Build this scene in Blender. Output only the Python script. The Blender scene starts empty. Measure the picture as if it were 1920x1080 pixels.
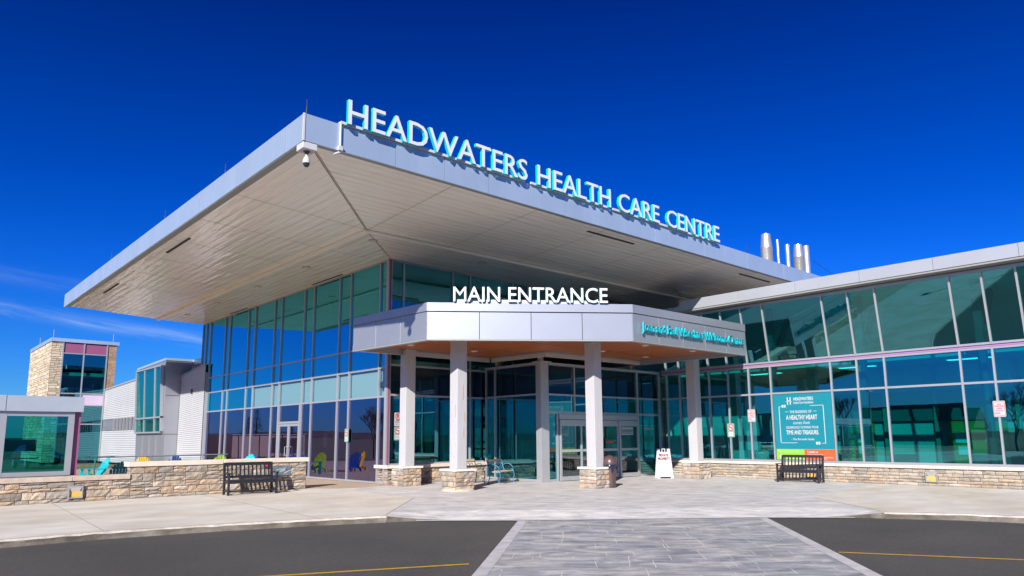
import bpy, bmesh, math, random
from mathutils import Vector, Matrix
R = math.radians
rnd = random.Random(7)
S = bpy.context.scene
COL = S.collection

# ------------------------------------------------------------ camera
cam_d = bpy.data.cameras.new("camera"); cam = bpy.data.objects.new("camera", cam_d); COL.objects.link(cam)
cam_d.sensor_width = 36; cam_d.lens = 24.84; cam_d.shift_y = 0.0398; cam_d.clip_start = .1; cam_d.clip_end = 6000
yaw, pitch, roll = R(41.889), R(8.690), R(-0.400)
fw = Vector((math.sin(yaw)*math.cos(pitch), math.cos(yaw)*math.cos(pitch), math.sin(pitch)))
rt = Vector((math.cos(yaw), -math.sin(yaw), 0)); up = rt.cross(fw)
r2 = rt*math.cos(roll)+up*math.sin(roll); u2 = -rt*math.sin(roll)+up*math.cos(roll)
M = Matrix(((r2.x,u2.x,-fw.x,0),(r2.y,u2.y,-fw.y,0),(r2.z,u2.z,-fw.z,1.7),(0,0,0,1)))
cam.matrix_world = M; S.camera = cam

# ------------------------------------------------------------ sun, sky, exposure
SUN_AZ, SUN_EL = 33.4, 26.6      # travel direction of the light (from +x towards +y) and height
sd = bpy.data.lights.new("sun", 'SUN'); sun = bpy.data.objects.new("sun", sd); COL.objects.link(sun)
sd.energy = 5.0; sd.angle = R(.53); sd.color = (1, .945, .87)
ldir = Vector((math.cos(R(SUN_AZ))*math.cos(R(SUN_EL)), math.sin(R(SUN_AZ))*math.cos(R(SUN_EL)), -math.sin(R(SUN_EL))))
sun.rotation_euler = ldir.to_track_quat('-Z', 'Y').to_euler(); sun.location = (-40, -30, 40)
W = bpy.data.worlds.new("World"); S.world = W; W.use_nodes = True
nt = W.node_tree; nt.nodes.clear(); N = nt.nodes.new; L = nt.links.new
out = N('ShaderNodeOutputWorld'); bg = N('ShaderNodeBackground'); bg.inputs[1].default_value = .08
sky = N('ShaderNodeTexSky'); sky.sky_type = 'NISHITA'; sky.sun_disc = False
sky.sun_elevation = R(SUN_EL); sky.sun_rotation = R(180+90-SUN_AZ); sky.altitude = 400; sky.air_density = 1.1; sky.dust_density = .15; sky.ozone_density = 5.5
hs = N('ShaderNodeHueSaturation'); hs.inputs['Saturation'].default_value = 1.35; hs.inputs['Value'].default_value = 1.0
gm = N('ShaderNodeMix'); gm.data_type = 'RGBA'; gm.blend_type = 'MULTIPLY'; gm.inputs[0].default_value = 1; 
L(sky.outputs[0], hs.inputs['Color']); L(hs.outputs[0], gm.inputs[6])
# deeper blue high up, paler low
tc = N('ShaderNodeTexCoord'); sep = N('ShaderNodeSeparateXYZ'); L(tc.outputs['Generated'], sep.inputs[0])
rp = N('ShaderNodeValToRGB'); rp.color_ramp.elements[0].position = 0.0; rp.color_ramp.elements[0].color = (.19, .50, .98, 1); rp.color_ramp.elements[1].position = .62; rp.color_ramp.elements[1].color = (.03, .115, .44, 1)
ke = rp.color_ramp.elements.new(.22); ke.color = (.12, .41, .99, 1)
L(sep.outputs[2], rp.inputs[0]); L(rp.outputs[0], gm.inputs[7])
# thin cirrus streaks low in the sky
def wm(op, a, b=None, c=None):
    n = N('ShaderNodeMath'); n.operation = op
    for i, v in enumerate((a, b, c)):
        if v is None: continue
        if isinstance(v, (int, float)): n.inputs[i].default_value = v
        else: L(v, n.inputs[i])
    return n.outputs[0]
az = wm('ARCTAN2', sep.outputs[0], sep.outputs[1])
el = wm('ARCSINE', sep.outputs[2])
cmb = N('ShaderNodeCombineXYZ'); L(wm('MULTIPLY', az, 7.0), cmb.inputs[0]); L(wm('MULTIPLY', wm('ADD', el, wm('MULTIPLY', az, .17)), 60.0), cmb.inputs[1])
nz = N('ShaderNodeTexNoise'); nz.inputs['Scale'].default_value = 1.3; nz.inputs['Detail'].default_value = 6; nz.inputs['Roughness'].default_value = .62; nz.inputs['Distortion'].default_value = .5
L(cmb.outputs[0], nz.inputs['Vector'])
def streak(e0, slope, wid, amp):
    d = wm('DIVIDE', wm('SUBTRACT', el, wm('ADD', e0, wm('MULTIPLY', wm('SUBTRACT', az, .22), slope))), wid)
    return wm('MULTIPLY', wm('POWER', 2.718, wm('MULTIPLY', wm('MULTIPLY', d, d), -1.0)), amp)
st = wm('ADD', streak(.137, -.11, .0075, 1.1), streak(.181, -.07, .010, .30))
st = wm('MULTIPLY', st, wm('SMOOTH_MIN', 1.0, wm('MAXIMUM', wm('MULTIPLY', wm('SUBTRACT', .62, az), 3.2), 0.0), .1))
amt = wm('MULTIPLY', st, wm('MAXIMUM', wm('MULTIPLY', wm('SUBTRACT', nz.outputs[0], .33), 1.9), 0.0))
mx = N('ShaderNodeMix'); mx.data_type = 'RGBA'; mx.clamp_factor = True
L(wm('MULTIPLY', amt, .42), mx.inputs[0]); L(gm.outputs[2], mx.inputs[6]); mx.inputs[7].default_value = (5.0, 6.4, 8.2, 1)
L(mx.outputs[2], bg.inputs[0]); L(bg.outputs[0], out.inputs[0])
S.view_settings.view_transform = 'Standard'; S.view_settings.look = 'None'; S.view_settings.gamma = 1; S.view_settings.exposure = .72
S.cycles.max_bounces = 10; S.cycles.transparent_max_bounces = 16; S.cycles.glossy_bounces = 5; S.cycles.caustics_reflective = False; S.cycles.caustics_refractive = False
S.cycles.sample_clamp_indirect = 6

# ------------------------------------------------------------ materials
MATS = {}
def mat(name, col, rough=.6, metal=0, var=0, vscale=2.0, bump=0, bscale=30, spec=.5, stretch=(1, 1, 1), var2=None, tone=False, fine=0, coat=0, emit=None, fscale=90):
    if name in MATS: return MATS[name]
    m = bpy.data.materials.new(name); m.use_nodes = True; t = m.node_tree; b = t.nodes['Principled BSDF']
    b.inputs['Roughness'].default_value = rough; b.inputs['Metallic'].default_value = metal; b.inputs['Specular IOR Level'].default_value = spec
    b.inputs['Coat Weight'].default_value = coat
    c = (*col, 1); b.inputs['Base Color'].default_value = c; last = None
    tcn = t.nodes.new('ShaderNodeTexCoord'); mp = t.nodes.new('ShaderNodeMapping'); mp.inputs['Scale'].default_value = stretch
    t.links.new(tcn.outputs['Object'], mp.inputs[0])
    if tone:
        a = t.nodes.new('ShaderNodeAttribute'); a.attribute_name = 'tone'; last = a.outputs['Color']
    if var or fine:
        if last is None:
            rgb = t.nodes.new('ShaderNodeRGB'); rgb.outputs[0].default_value = c; last = rgb.outputs[0]
        for amt_, sc, dt in ((var, vscale, 5), (fine, fscale, 3)):
            if not amt_: continue
            n = t.nodes.new('ShaderNodeTexNoise'); n.inputs['Scale'].default_value = sc; n.inputs['Detail'].default_value = dt; n.inputs['Roughness'].default_value = .62
            t.links.new(mp.outputs[0], n.inputs['Vector'])
            mr = t.nodes.new('ShaderNodeMapRange'); mr.inputs[1].default_value = .3; mr.inputs[2].default_value = .7; mr.inputs[3].default_value = 1-amt_; mr.inputs[4].default_value = 1+amt_
            t.links.new(n.outputs[0], mr.inputs[0])
            mm = t.nodes.new('ShaderNodeMix'); mm.data_type = 'RGBA'; mm.blend_type = 'MULTIPLY'; mm.inputs[0].default_value = 1
            t.links.new(last, mm.inputs[6]); t.links.new(mr.outputs[0], mm.inputs[7]); last = mm.outputs[2]
            if var2 and sc == vscale:
                n2 = t.nodes.new('ShaderNodeTexNoise'); n2.inputs['Scale'].default_value = vscale*.37; n2.inputs['Detail'].default_value = 4
                t.links.new(mp.outputs[0], n2.inputs['Vector'])
                r2_ = t.nodes.new('ShaderNodeMapRange'); r2_.inputs[1].default_value = .42; r2_.inputs[2].default_value = .62
                t.links.new(n2.outputs[0], r2_.inputs[0])
                m2 = t.nodes.new('ShaderNodeMix'); m2.data_type = 'RGBA'; m2.blend_type = 'MULTIPLY'; m2.inputs[7].default_value = (*var2, 1)
                t.links.new(r2_.outputs[0], m2.inputs[0]); t.links.new(last, m2.inputs[6]); last = m2.outputs[2]
    if last is not None: t.links.new(last, b.inputs['Base Color'])
    if bump:
        n = t.nodes.new('ShaderNodeTexNoise'); n.inputs['Scale'].default_value = bscale; n.inputs['Detail'].default_value = 6
        t.links.new(mp.outputs[0], n.inputs['Vector'])
        bp = t.nodes.new('ShaderNodeBump'); bp.inputs['Strength'].default_value = min(1, bump); bp.inputs['Distance'].default_value = .01*max(1, bump)
        t.links.new(n.outputs[0], bp.inputs['Height']); t.links.new(bp.outputs[0], b.inputs['Normal'])
    if emit:
        b.inputs['Emission Color'].default_value = (*emit[0], 1); b.inputs['Emission Strength'].default_value = emit[1]
    MATS[name] = m; return m

def glass(name, tint, refl, base=.3, power=1.0):
    m = bpy.data.materials.new(name); m.use_nodes = True; t = m.node_tree; t.nodes.clear()
    o = t.nodes.new('ShaderNodeOutputMaterial'); mi = t.nodes.new('ShaderNodeMixShader'); tr = t.nodes.new('ShaderNodeBsdfTransparent'); g = t.nodes.new('ShaderNodeBsdfGlossy')
    tr.inputs[0].default_value = (*tint, 1); g.inputs[0].default_value = (*refl, 1); g.inputs['Roughness'].default_value = .004
    lw = t.nodes.new('ShaderNodeFresnel'); lw.inputs[0].default_value = 1.5
    geo = t.nodes.new('ShaderNodeNewGeometry')
    # no total reflection when seen from indoors
    mr = t.nodes.new('ShaderNodeMath'); mr.operation = 'MULTIPLY_ADD'; mr.inputs[1].default_value = power; mr.inputs[2].default_value = base; mr.use_clamp = True
    inv = t.nodes.new('ShaderNodeMath'); inv.operation = 'SUBTRACT'; inv.inputs[0].default_value = 1; t.links.new(geo.outputs['Backfacing'], inv.inputs[1])
    mu = t.nodes.new('ShaderNodeMath'); mu.operation = 'MULTIPLY'; t.links.new(lw.outputs[0], mu.inputs[0]); t.links.new(inv.outputs[0], mu.inputs[1])
    t.links.new(mu.outputs[0], mr.inputs[0]); t.links.new(mr.outputs[0], mi.inputs[0])
    # slight waviness of float glass
    tcn = t.nodes.new('ShaderNodeTexCoord'); n = t.nodes.new('ShaderNodeTexNoise'); n.inputs['Scale'].default_value = .5; t.links.new(tcn.outputs['Object'], n.inputs[0])
    bp = t.nodes.new('ShaderNodeBump'); bp.inputs['Strength'].default_value = .12; bp.inputs['Distance'].default_value = .02
    t.links.new(n.outputs[0], bp.inputs['Height']); t.links.new(bp.outputs[0], g.inputs['Normal'])
    t.links.new(tr.outputs[0], mi.inputs[1]); t.links.new(g.outputs[0], mi.inputs[2]); t.links.new(mi.outputs[0], o.inputs[0])
    MATS[name] = m; return m

GL_BLUE = glass('glass_blue', (.05, .40, .55), (.15, .78, 1.0), .58, 1.1)
GL_TEAL = glass('glass_teal', (.035, .60, .59), (.24, .80, .92), .24, 1.1)
GL_DARK = glass('glass_film', (.24, .20, .30), (.42, .40, .74), .42, 1.2)
GL_SHADE = glass('glass_before_shade', (.62, .80, .84), (.5, .8, 1.0), .10, 1.0)
GL_DSHADE = glass('glass_before_dark_shade', (.35, .5, .6), (.4, .7, .9), .04, .7)
GL_DEEP = glass('glass_deep_teal', (.03, .42, .37), (.24, .80, .92), .20, 1.1)
GL_CLEAR = glass('glass_clear', (.30, .75, .75), (.75, .9, 1), .12, .9)
FRAME = mat('frame_aluminium', (.42, .43, .46), .33, .45, var=.04)
FASC = mat('fascia_metal', (.46, .58, .71), .36, .5, var=.07, vscale=.7, stretch=(1, 1, .35))
PANEL = mat('panel_silver', (.36, .38, .43), .38, .6, var=.04, vscale=.8)
WPANEL = mat('panel_white_metal', (.40, .42, .46), .38, .3, var=.04, vscale=.6)
GAP = mat('joint_dark', (.05, .05, .055), .8)
JOINTL = mat('joint_light', (.78, .76, .76), .6)
LIP = mat('lip_grey', (.30, .29, .28), .5, .2)
WHITE = mat('paint_white', (.50, .50, .52), .4, 0, var=.03)
COLP = mat('column_paint', (.43, .43, .45), .42, 0, var=.05, vscale=3, var2=(.97, .95, .93), stretch=(3, 3, .4))
MAROON = mat('panel_maroon', (.26, .08, .17), .4)
PINK = mat('panel_pink', (.52, .42, .56), .4)
CYAN = mat('letter_cyan', (.005, .46, .56), .35)
LETW = mat('letter_face_white', (.60, .62, .65), .45)
LETG = mat('letter_face_grey', (.012, .06, .09), .4)
BLACK = mat('bench_black', (.014, .015, .022), .42, 0, var=.15, vscale=8)
RUBBER = mat('black_rubber', (.02, .02, .022), .6)
BEIGEJ = mat('cap_stone', (.62, .54, .45), .85, 0, var=.08, vscale=3, bump=.5, bscale=60, fine=.06)
CAPB = mat('cap_brown_stone', (.46, .38, .31), .85, 0, var=.16, vscale=4, bump=.6, bscale=60, fine=.08)
CAPW = mat('cap_pale_stone', (.66, .64, .60), .8, 0, var=.08, vscale=4, bump=.4, bscale=60)
STONE = mat('ashlar_stone', (.5, .42, .33), .9, 0, var=.2, vscale=5, bump=2.2, bscale=26, tone=True, fine=.08)
MORT = mat('mortar', (.13, .11, .09), .95, bump=.4)
CONC = mat('pavement_concrete', (.60, .57, .52), .85, 0, var=.13, vscale=.8, bump=.35, bscale=120, var2=(.90, .86, .80), fine=.05, stretch=(1, 1.6, 1))
TERR = mat('terrace_paving', (.44, .33, .24), .85, 0, var=.10, vscale=.8, bump=.3, bscale=100, fine=.05)
KERB = mat('kerb_concrete_shaded', (.15, .135, .115), .92, 0, var=.5, vscale=2.4, bump=1.2, bscale=22, var2=(.62, .58, .52), fine=.12)  # stained kerb face, its shade painted in as a darker base colour
SHADE = mat('roller_shade', (.05, .055, .065), .8, 0, var=.05, vscale=60)
SHADEL = mat('roller_shade_pale', (.44, .47, .46), .8, 0, var=.04, vscale=60)
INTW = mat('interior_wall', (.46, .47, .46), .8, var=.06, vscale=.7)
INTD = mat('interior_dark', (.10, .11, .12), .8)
INTF = mat('interior_floor', (.26, .25, .23), .5)
DOORY = mat('interior_door', (.34, .27, .05), .5)
PAPER = mat('paper', (.80, .82, .82), .8)
CHROME = mat('stainless', (.70, .69, .68), .33, .75, var=.08, vscale=6, stretch=(6, 6, .5))
RUST = mat('rusty_steel', (.30, .17, .08), .7, .3, var=.3, vscale=20)
GALV = mat('galvanised', (.40, .44, .44), .5, .6, var=.1, vscale=10)

# wood soffit
def wood():
    m = mat('cedar_soffit', (.34, .10, .028), .38, 0); t = m.node_tree; b = t.nodes['Principled BSDF']
    tcn = t.nodes.new('ShaderNodeTexCoord'); mp = t.nodes.new('ShaderNodeMapping'); mp.inputs['Scale'].default_value = (7.5, .6, 1)
    t.links.new(tcn.outputs['Object'], mp.inputs[0])
    w = t.nodes.new('ShaderNodeTexBrick'); w.inputs['Scale'].default_value = 1; w.inputs['Mortar Size'].default_value = .03; w.inputs['Brick Width'].default_value = 1; w.inputs['Row Height'].default_value = 1.5
    w.inputs['Color1'].default_value = (.46, .125, .028, 1); w.inputs['Color2'].default_value = (.34, .085, .018, 1); w.inputs['Mortar'].default_value = (.16, .04, .01, 1); w.offset = .37
    t.links.new(mp.outputs[0], w.inputs['Vector'])
    n = t.nodes.new('ShaderNodeTexNoise'); n.inputs['Scale'].default_value = 2; n.inputs['Detail'].default_value = 7; t.links.new(mp.outputs[0], n.inputs['Vector'])
    mr = t.nodes.new('ShaderNodeMapRange'); mr.inputs[3].default_value = .75; mr.inputs[4].default_value = 1.25; t.links.new(n.outputs[0], mr.inputs[0])
    mm = t.nodes.new('ShaderNodeMix'); mm.data_type = 'RGBA'; mm.blend_type = 'MULTIPLY'; mm.inputs[0].default_value = 1
    t.links.new(w.outputs[0], mm.inputs[6]); t.links.new(mr.outputs[0], mm.inputs[7]); t.links.new(mm.outputs[2], b.inputs['Base Color'])
    return m
WOOD = wood()

# linear metal soffit: planks along one axis with oil-canning waves
def soffit_mat(name, axis):
    m = mat(name, (.80, .76, .70), .17, .0, spec=.7); t = m.node_tree; b = t.nodes['Principled BSDF']
    tcn = t.nodes.new('ShaderNodeTexCoord'); sp = t.nodes.new('ShaderNodeSeparateXYZ'); t.links.new(tcn.outputs['Object'], sp.inputs[0])
    across = sp.outputs[0 if axis == 'y' else 1]
    def mth(op, a, b_=None):
        n = t.nodes.new('ShaderNodeMath'); n.operation = op
        for i, v in enumerate((a, b_)):
            if v is None: continue
            if isinstance(v, (int, float)): n.inputs[i].default_value = v
            else: t.links.new(v, n.inputs[i])
        return n.outputs[0]
    fr = mth('FRACT', mth('DIVIDE', across, .30))
    pk = mth('ABSOLUTE', mth('SUBTRACT', fr, .5))                        # .5 at seams
    line = mth('GREATER_THAN', pk, .475)
    mp = t.nodes.new('ShaderNodeMapping'); mp.inputs['Scale'].default_value = (3.3, .55, 1) if axis == 'y' else (.55, 3.3, 1)
    t.links.new(tcn.outputs['Object'], mp.inputs[0])
    n = t.nodes.new('ShaderNodeTexNoise'); n.inputs['Scale'].default_value = 1.0; n.inputs['Detail'].default_value = 2.5; t.links.new(mp.outputs[0], n.inputs['Vector'])
    h = mth('ADD', mth('MULTIPLY', mth('MULTIPLY', pk, pk), -.9), mth('MULTIPLY', n.outputs[0], 1.3))
    bp = t.nodes.new('ShaderNodeBump'); bp.inputs['Strength'].default_value = 1; bp.inputs['Distance'].default_value = .030
    t.links.new(h, bp.inputs['Height']); t.links.new(bp.outputs[0], b.inputs['Normal'])
    mm = t.nodes.new('ShaderNodeMix'); mm.data_type = 'RGBA'; mm.inputs[6].default_value = (.94, .88, .80, 1); mm.inputs[7].default_value = (.60, .55, .49, 1)
    t.links.new(mth('MULTIPLY', line, .55), mm.inputs[0]); t.links.new(mm.outputs[2], b.inputs['Base Color'])
    return m
SOFA = soffit_mat('soffit_planks_along_left_side', 'y'); SOFB = soffit_mat('soffit_planks_along_front', 'x')

# asphalt, stamped concrete
ASPH = mat('asphalt', (.072, .067, .063), .88, 0, var=.16, vscale=.5, bump=1.0, bscale=220, fine=.22, fscale=14, var2=(.86, .86, .87))
def slate(name, joints):
    m = mat(name, (.35, .36, .42), .62, 0); t = m.node_tree; b = t.nodes['Principled BSDF']
    tcn = t.nodes.new('ShaderNodeTexCoord'); mp = t.nodes.new('ShaderNodeMapping'); mp.inputs['Rotation'].default_value = (0, 0, R(41.5))
    t.links.new(tcn.outputs['Object'], mp.inputs[0])
    ms = t.nodes.new('ShaderNodeMapping'); ms.inputs['Scale'].default_value = (1.3, 3.2, 1); t.links.new(mp.outputs[0], ms.inputs[0])
    n = t.nodes.new('ShaderNodeTexNoise'); n.inputs['Scale'].default_value = 1.1; n.inputs['Detail'].default_value = 8; n.inputs['Roughness'].default_value = .68; n.inputs['Distortion'].default_value = .6
    t.links.new(ms.outputs[0], n.inputs['Vector'])
    cr = t.nodes.new('ShaderNodeValToRGB'); e = cr.color_ramp.elements
    if joints:
        e[0].position = .30; e[0].color = (.15, .155, .17, 1); e[1].position = .68; e[1].color = (.58, .57, .54, 1); k = e.new(.5); k.color = (.325, .33, .345, 1)
    else:
        e[0].position = .30; e[0].color = (.30, .30, .32, 1); e[1].position = .66; e[1].color = (.70, .67, .63, 1); k = e.new(.46); k.color = (.50, .49, .49, 1)
    t.links.new(n.outputs[0], cr.inputs[0]); last = cr.outputs[0]
    bump_in = n.outputs[0]
    if joints:
        wob = t.nodes.new('ShaderNodeTexNoise'); wob.inputs['Scale'].default_value = 3; t.links.new(mp.outputs[0], wob.inputs['Vector'])
        ad = t.nodes.new('ShaderNodeVectorMath'); ad.operation = 'MULTIPLY_ADD'; ad.inputs[1].default_value = (.05, .05, 0)
        t.links.new(wob.outputs['Color'], ad.inputs[0]); t.links.new(mp.outputs[0], ad.inputs[2])
        br = t.nodes.new('ShaderNodeTexBrick'); br.inputs['Scale'].default_value = 1; br.inputs['Brick Width'].default_value = .86; br.inputs['Row Height'].default_value = .43
        br.inputs['Mortar Size'].default_value = .011; br.inputs['Mortar Smooth'].default_value = .2; br.offset = .37; br.offset_frequency = 2; br.squash = 1.7; br.squash_frequency = 3
        br.inputs['Color1'].default_value = (.86, .88, .95, 1); br.inputs['Color2'].default_value = (1.18, 1.14, 1.08, 1); br.inputs['Mortar'].default_value = (1, 1, 1, 1)
        t.links.new(ad.outputs[0], br.inputs['Vector'])
        m1 = t.nodes.new('ShaderNodeMix'); m1.data_type = 'RGBA'; m1.blend_type = 'MULTIPLY'; m1.inputs[0].default_value = 1
        t.links.new(last, m1.inputs[6]); t.links.new(br.outputs['Color'], m1.inputs[7])
        nn = t.nodes.new('ShaderNodeTexNoise'); nn.inputs['Scale'].default_value = 1.9; nn.inputs['Detail'].default_value = 3; t.links.new(mp.outputs[0], nn.inputs['Vector'])
        mr = t.nodes.new('ShaderNodeMapRange'); mr.inputs[1].default_value = .62; mr.inputs[2].default_value = .75; t.links.new(nn.outputs[0], mr.inputs[0])
        mu = t.nodes.new('ShaderNodeMath'); mu.operation = 'MULTIPLY'; t.links.new(br.outputs['Fac'], mu.inputs[0]); t.links.new(mr.outputs[0], mu.inputs[1])
        m2 = t.nodes.new('ShaderNodeMix'); m2.data_type = 'RGBA'; m2.inputs[7].default_value = (.66, .63, .60, 1)
        t.links.new(mu.outputs[0], m2.inputs[0]); t.links.new(m1.outputs[2], m2.inputs[6]); last = m2.outputs[2]
    t.links.new(last, b.inputs['Base Color'])
    bp = t.nodes.new('ShaderNodeBump'); bp.inputs['Strength'].default_value = .5; bp.inputs['Distance'].default_value = .012
    t.links.new(bump_in, bp.inputs['Height']); t.links.new(bp.outputs[0], b.inputs['Normal'])
    return m
SLATE = slate('stamped_slate', True); PLAZA = slate('stamped_plaza', False)

# ------------------------------------------------------------ mesh helpers
class MB:
    def __init__(s): s.v = []; s.f = []; s.m = []; s.t = []; s.sm = False
    def quad(s, pts, mi=0, tone=None):
        b = len(s.v); s.v += [tuple(p) for p in pts]; s.f.append(tuple(range(b, b+len(pts)))); s.m.append(mi); s.t.append(tone); return s
    def box(s, a, b, mi=0, tone=None):
        x0, y0, z0 = (min(a[i], b[i]) for i in range(3)); x1, y1, z1 = (max(a[i], b[i]) for i in range(3))
        v = [(x, y, z) for z in (z0, z1) for y in (y0, y1) for x in (x0, x1)]; k = len(s.v); s.v += v
        for f in ((0,2,3,1),(4,5,7,6),(0,1,5,4),(2,6,7,3),(0,4,6,2),(1,3,7,5)): s.f.append(tuple(k+i for i in f)); s.m.append(mi); s.t.append(tone)
        return s
    def obox(s, o, u, v, w, mi=0, tone=None):      # corner + three edge vectors
        o, u, v, w = map(Vector, (o, u, v, w)); k = len(s.v)
        s.v += [tuple(o+u*a+v*b+w*c) for c in (0, 1) for b in (0, 1) for a in (0, 1)]
        flip = u.cross(v).dot(w) < 0
        for f in ((0,2,3,1),(4,5,7,6),(0,1,5,4),(2,6,7,3),(0,4,6,2),(1,3,7,5)):
            g = tuple(k+i for i in f); s.f.append(g[::-1] if flip else g); s.m.append(mi); s.t.append(tone)
        return s
    def prism(s, poly, z0, z1, mi=0, cap=None):
        n = len(poly); area = sum(poly[i][0]*poly[(i+1)%n][1]-poly[(i+1)%n][0]*poly[i][1] for i in range(n))
        if area < 0: poly = poly[::-1]
        k = len(s.v); s.v += [(p[0], p[1], z0) for p in poly]+[(p[0], p[1], z1) for p in poly]
        cap = mi if cap is None else cap
        s.f.append(tuple(k+n-1-i for i in range(n))); s.m.append(cap); s.t.append(None)
        s.f.append(tuple(k+n+i for i in range(n))); s.m.append(cap); s.t.append(None)
        for i in range(n):
            j = (i+1) % n; s.f.append((k+i, k+j, k+n+j, k+n+i)); s.m.append(mi); s.t.append(None)
        return s
    def tube(s, pts, r, n=8, mi=0, caps=True):
        pts = [Vector(p) for p in pts]; rings = []; rr = r if isinstance(r, (list, tuple)) else [r]*len(pts)
        for i, p in enumerate(pts):
            d = (pts[min(i+1, len(pts)-1)]-pts[max(i-1, 0)]).normalized()
            a = Vector((0, 0, 1)) if abs(d.z) < .9 else Vector((1, 0, 0)); x = d.cross(a).normalized(); y = d.cross(x)
            k = len(s.v); s.v += [tuple(p+(x*math.cos(6.28318*j/n)+y*math.sin(6.28318*j/n))*rr[i]) for j in range(n)]; rings.append(k)
        for i in range(len(rings)-1):
            for j in range(n):
                a, b = rings[i]+j, rings[i]+(j+1) % n; c, d = rings[i+1]+(j+1) % n, rings[i+1]+j
                s.f.append((a, d, c, b)); s.m.append(mi); s.t.append(None)
        if caps:
            s.f.append(tuple(rings[0]+j for j in range(n))); s.m.append(mi); s.t.append(None)
            s.f.append(tuple(rings[-1]+n-1-j for j in range(n))); s.m.append(mi); s.t.append(None)
        return s
    def lathe(s, prof, c=(0, 0, 0), n=24, mi=0):
        rings = []
        for r, z in prof:
            k = len(s.v); s.v += [(c[0]+r*math.cos(6.28318*j/n), c[1]+r*math.sin(6.28318*j/n), c[2]+z) for j in range(n)]; rings.append(k)
        for i in range(len(rings)-1):
            for j in range(n):
                s.f.append((rings[i]+j, rings[i]+(j+1) % n, rings[i+1]+(j+1) % n, rings[i+1]+j)); s.m.append(mi); s.t.append(None)
        s.f.append(tuple(rings[0]+n-1-j for j in range(n))); s.m.append(mi); s.t.append(None)
        s.f.append(tuple(rings[-1]+j for j in range(n))); s.m.append(mi); s.t.append(None)
        return s
    def build(s, name, mats, parent=None, bevel=0, smooth=False, keep=False, seg=2):
        if not isinstance(mats, (list, tuple)): mats = [mats]
        wo = Vector((0, 0, 0))
        if not keep and s.v:
            xs = [v[0] for v in s.v]; ys = [v[1] for v in s.v]; zs = [v[2] for v in s.v]
            wo = Vector(((min(xs)+max(xs))/2, (min(ys)+max(ys))/2, min(zs)))
        me = bpy.data.meshes.new(name); me.from_pydata([(v[0]-wo.x, v[1]-wo.y, v[2]-wo.z) for v in s.v], [], s.f)
        for m in mats: me.materials.append(m)
        me.polygons.foreach_set('material_index', s.m)
        if any(t is not None for t in s.t):
            ca = me.color_attributes.new('tone', 'FLOAT_COLOR', 'CORNER')
            for p, t in zip(me.polygons, s.t):
                for li in p.loop_indices: ca.data[li].color = (*(t or (.4, .35, .3)), 1)
        if smooth:
            me.polygons.foreach_set('use_smooth', [True]*len(me.polygons))
        me.update()
        o = bpy.data.objects.new(name, me); COL.objects.link(o)
        if smooth:
            try: me.set_sharp_from_angle(angle=R(40))
            except Exception: pass
        if bevel:
            bv = o.modifiers.new('bevel', 'BEVEL'); bv.width = bevel; bv.segments = seg; bv.limit_method = 'ANGLE'; bv.angle_limit = R(40)
        if parent is not None:
            o.parent = parent; p = parent; off = Vector(p.location)
            while p.parent is not None: p = p.parent; off = off+Vector(p.location)
            o.location = wo-off
        else: o.location = wo
        return o
def tag(o, label=None, cat=None, group=None, kind=None):
    if label: o['label'] = label
    if cat: o['category'] = cat
    if group: o['group'] = group
    if kind: o['kind'] = kind
    return o
def thing(name, loc, label, cat, group=None):
    o = bpy.data.objects.new(name, None); COL.objects.link(o); o.location = loc; o.empty_display_size = .2
    return tag(o, label, cat, group)
def copy_tree(o, parent=None):
    c = o.copy(); COL.objects.link(c); c.parent = parent
    for ch in [x for x in bpy.data.objects if x.parent == o]: copy_tree(ch, c)
    return c
def struct(name, mb, m, **k): return tag(mb.build(name, m, **k), kind='structure')
_tx = {}
def text_mesh(s, size=1, depth=0, bold=0, bev=0, shear=0):
    c = bpy.data.curves.new('t', 'FONT'); c.body = s; c.size = size; c.extrude = depth; c.offset = bold; c.bevel_depth = bev; c.shear = shear; c.resolution_u = 3
    o = bpy.data.objects.new('t', c); COL.objects.link(o); dg = bpy.context.evaluated_depsgraph_get(); dg.update()
    me = bpy.data.meshes.new_from_object(o.evaluated_get(dg)); bpy.data.objects.remove(o); bpy.data.curves.remove(c)
    return me
def place_text(me, name, o, u, w, x0, x1, z0, z1, m, parent, depth=0, bb=None):
    """fits a mesh (x right, y up) into the rectangle o+u*[x0,x1], z [z0,z1]; w = outward direction (front)"""
    o, u, w = Vector(o), Vector(u), Vector(w)
    if bb is None:
        xs = [v.co.x for v in me.vertices]; ys = [v.co.y for v in me.vertices]; bb = (min(xs), max(xs), min(ys), max(ys))
    sx = (x1-x0)/max(bb[1]-bb[0], 1e-6); sz = (z1-z0)/max(bb[3]-bb[2], 1e-6)
    pts = [o+u*(x0+(v.co.x-bb[0])*sx)+Vector((0, 0, z0+(v.co.y-bb[2])*sz))+w*v.co.z for v in me.vertices]
    mb = MB(); mb.v = [tuple(p) for p in pts]
    flip = u.cross(Vector((0, 0, 1))).dot(w) < 0
    for p in me.polygons:
        f = tuple(p.vertices); mb.f.append(f[::-1] if flip else f); mb.m.append(0 if p.normal.z > .9 else 1); mb.t.append(None)
    return mb.build(name, m, parent)
def decal(s, name, o, u, w, x0, x1, z0, z1, m, parent, bold=.0, shear=0):
    me = text_mesh(s, 1, 0, bold, 0, shear); ob = place_text(me, name, o, u, w, x0, x1, z0, z1, [m, m], parent); bpy.data.meshes.remove(me); return ob
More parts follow.
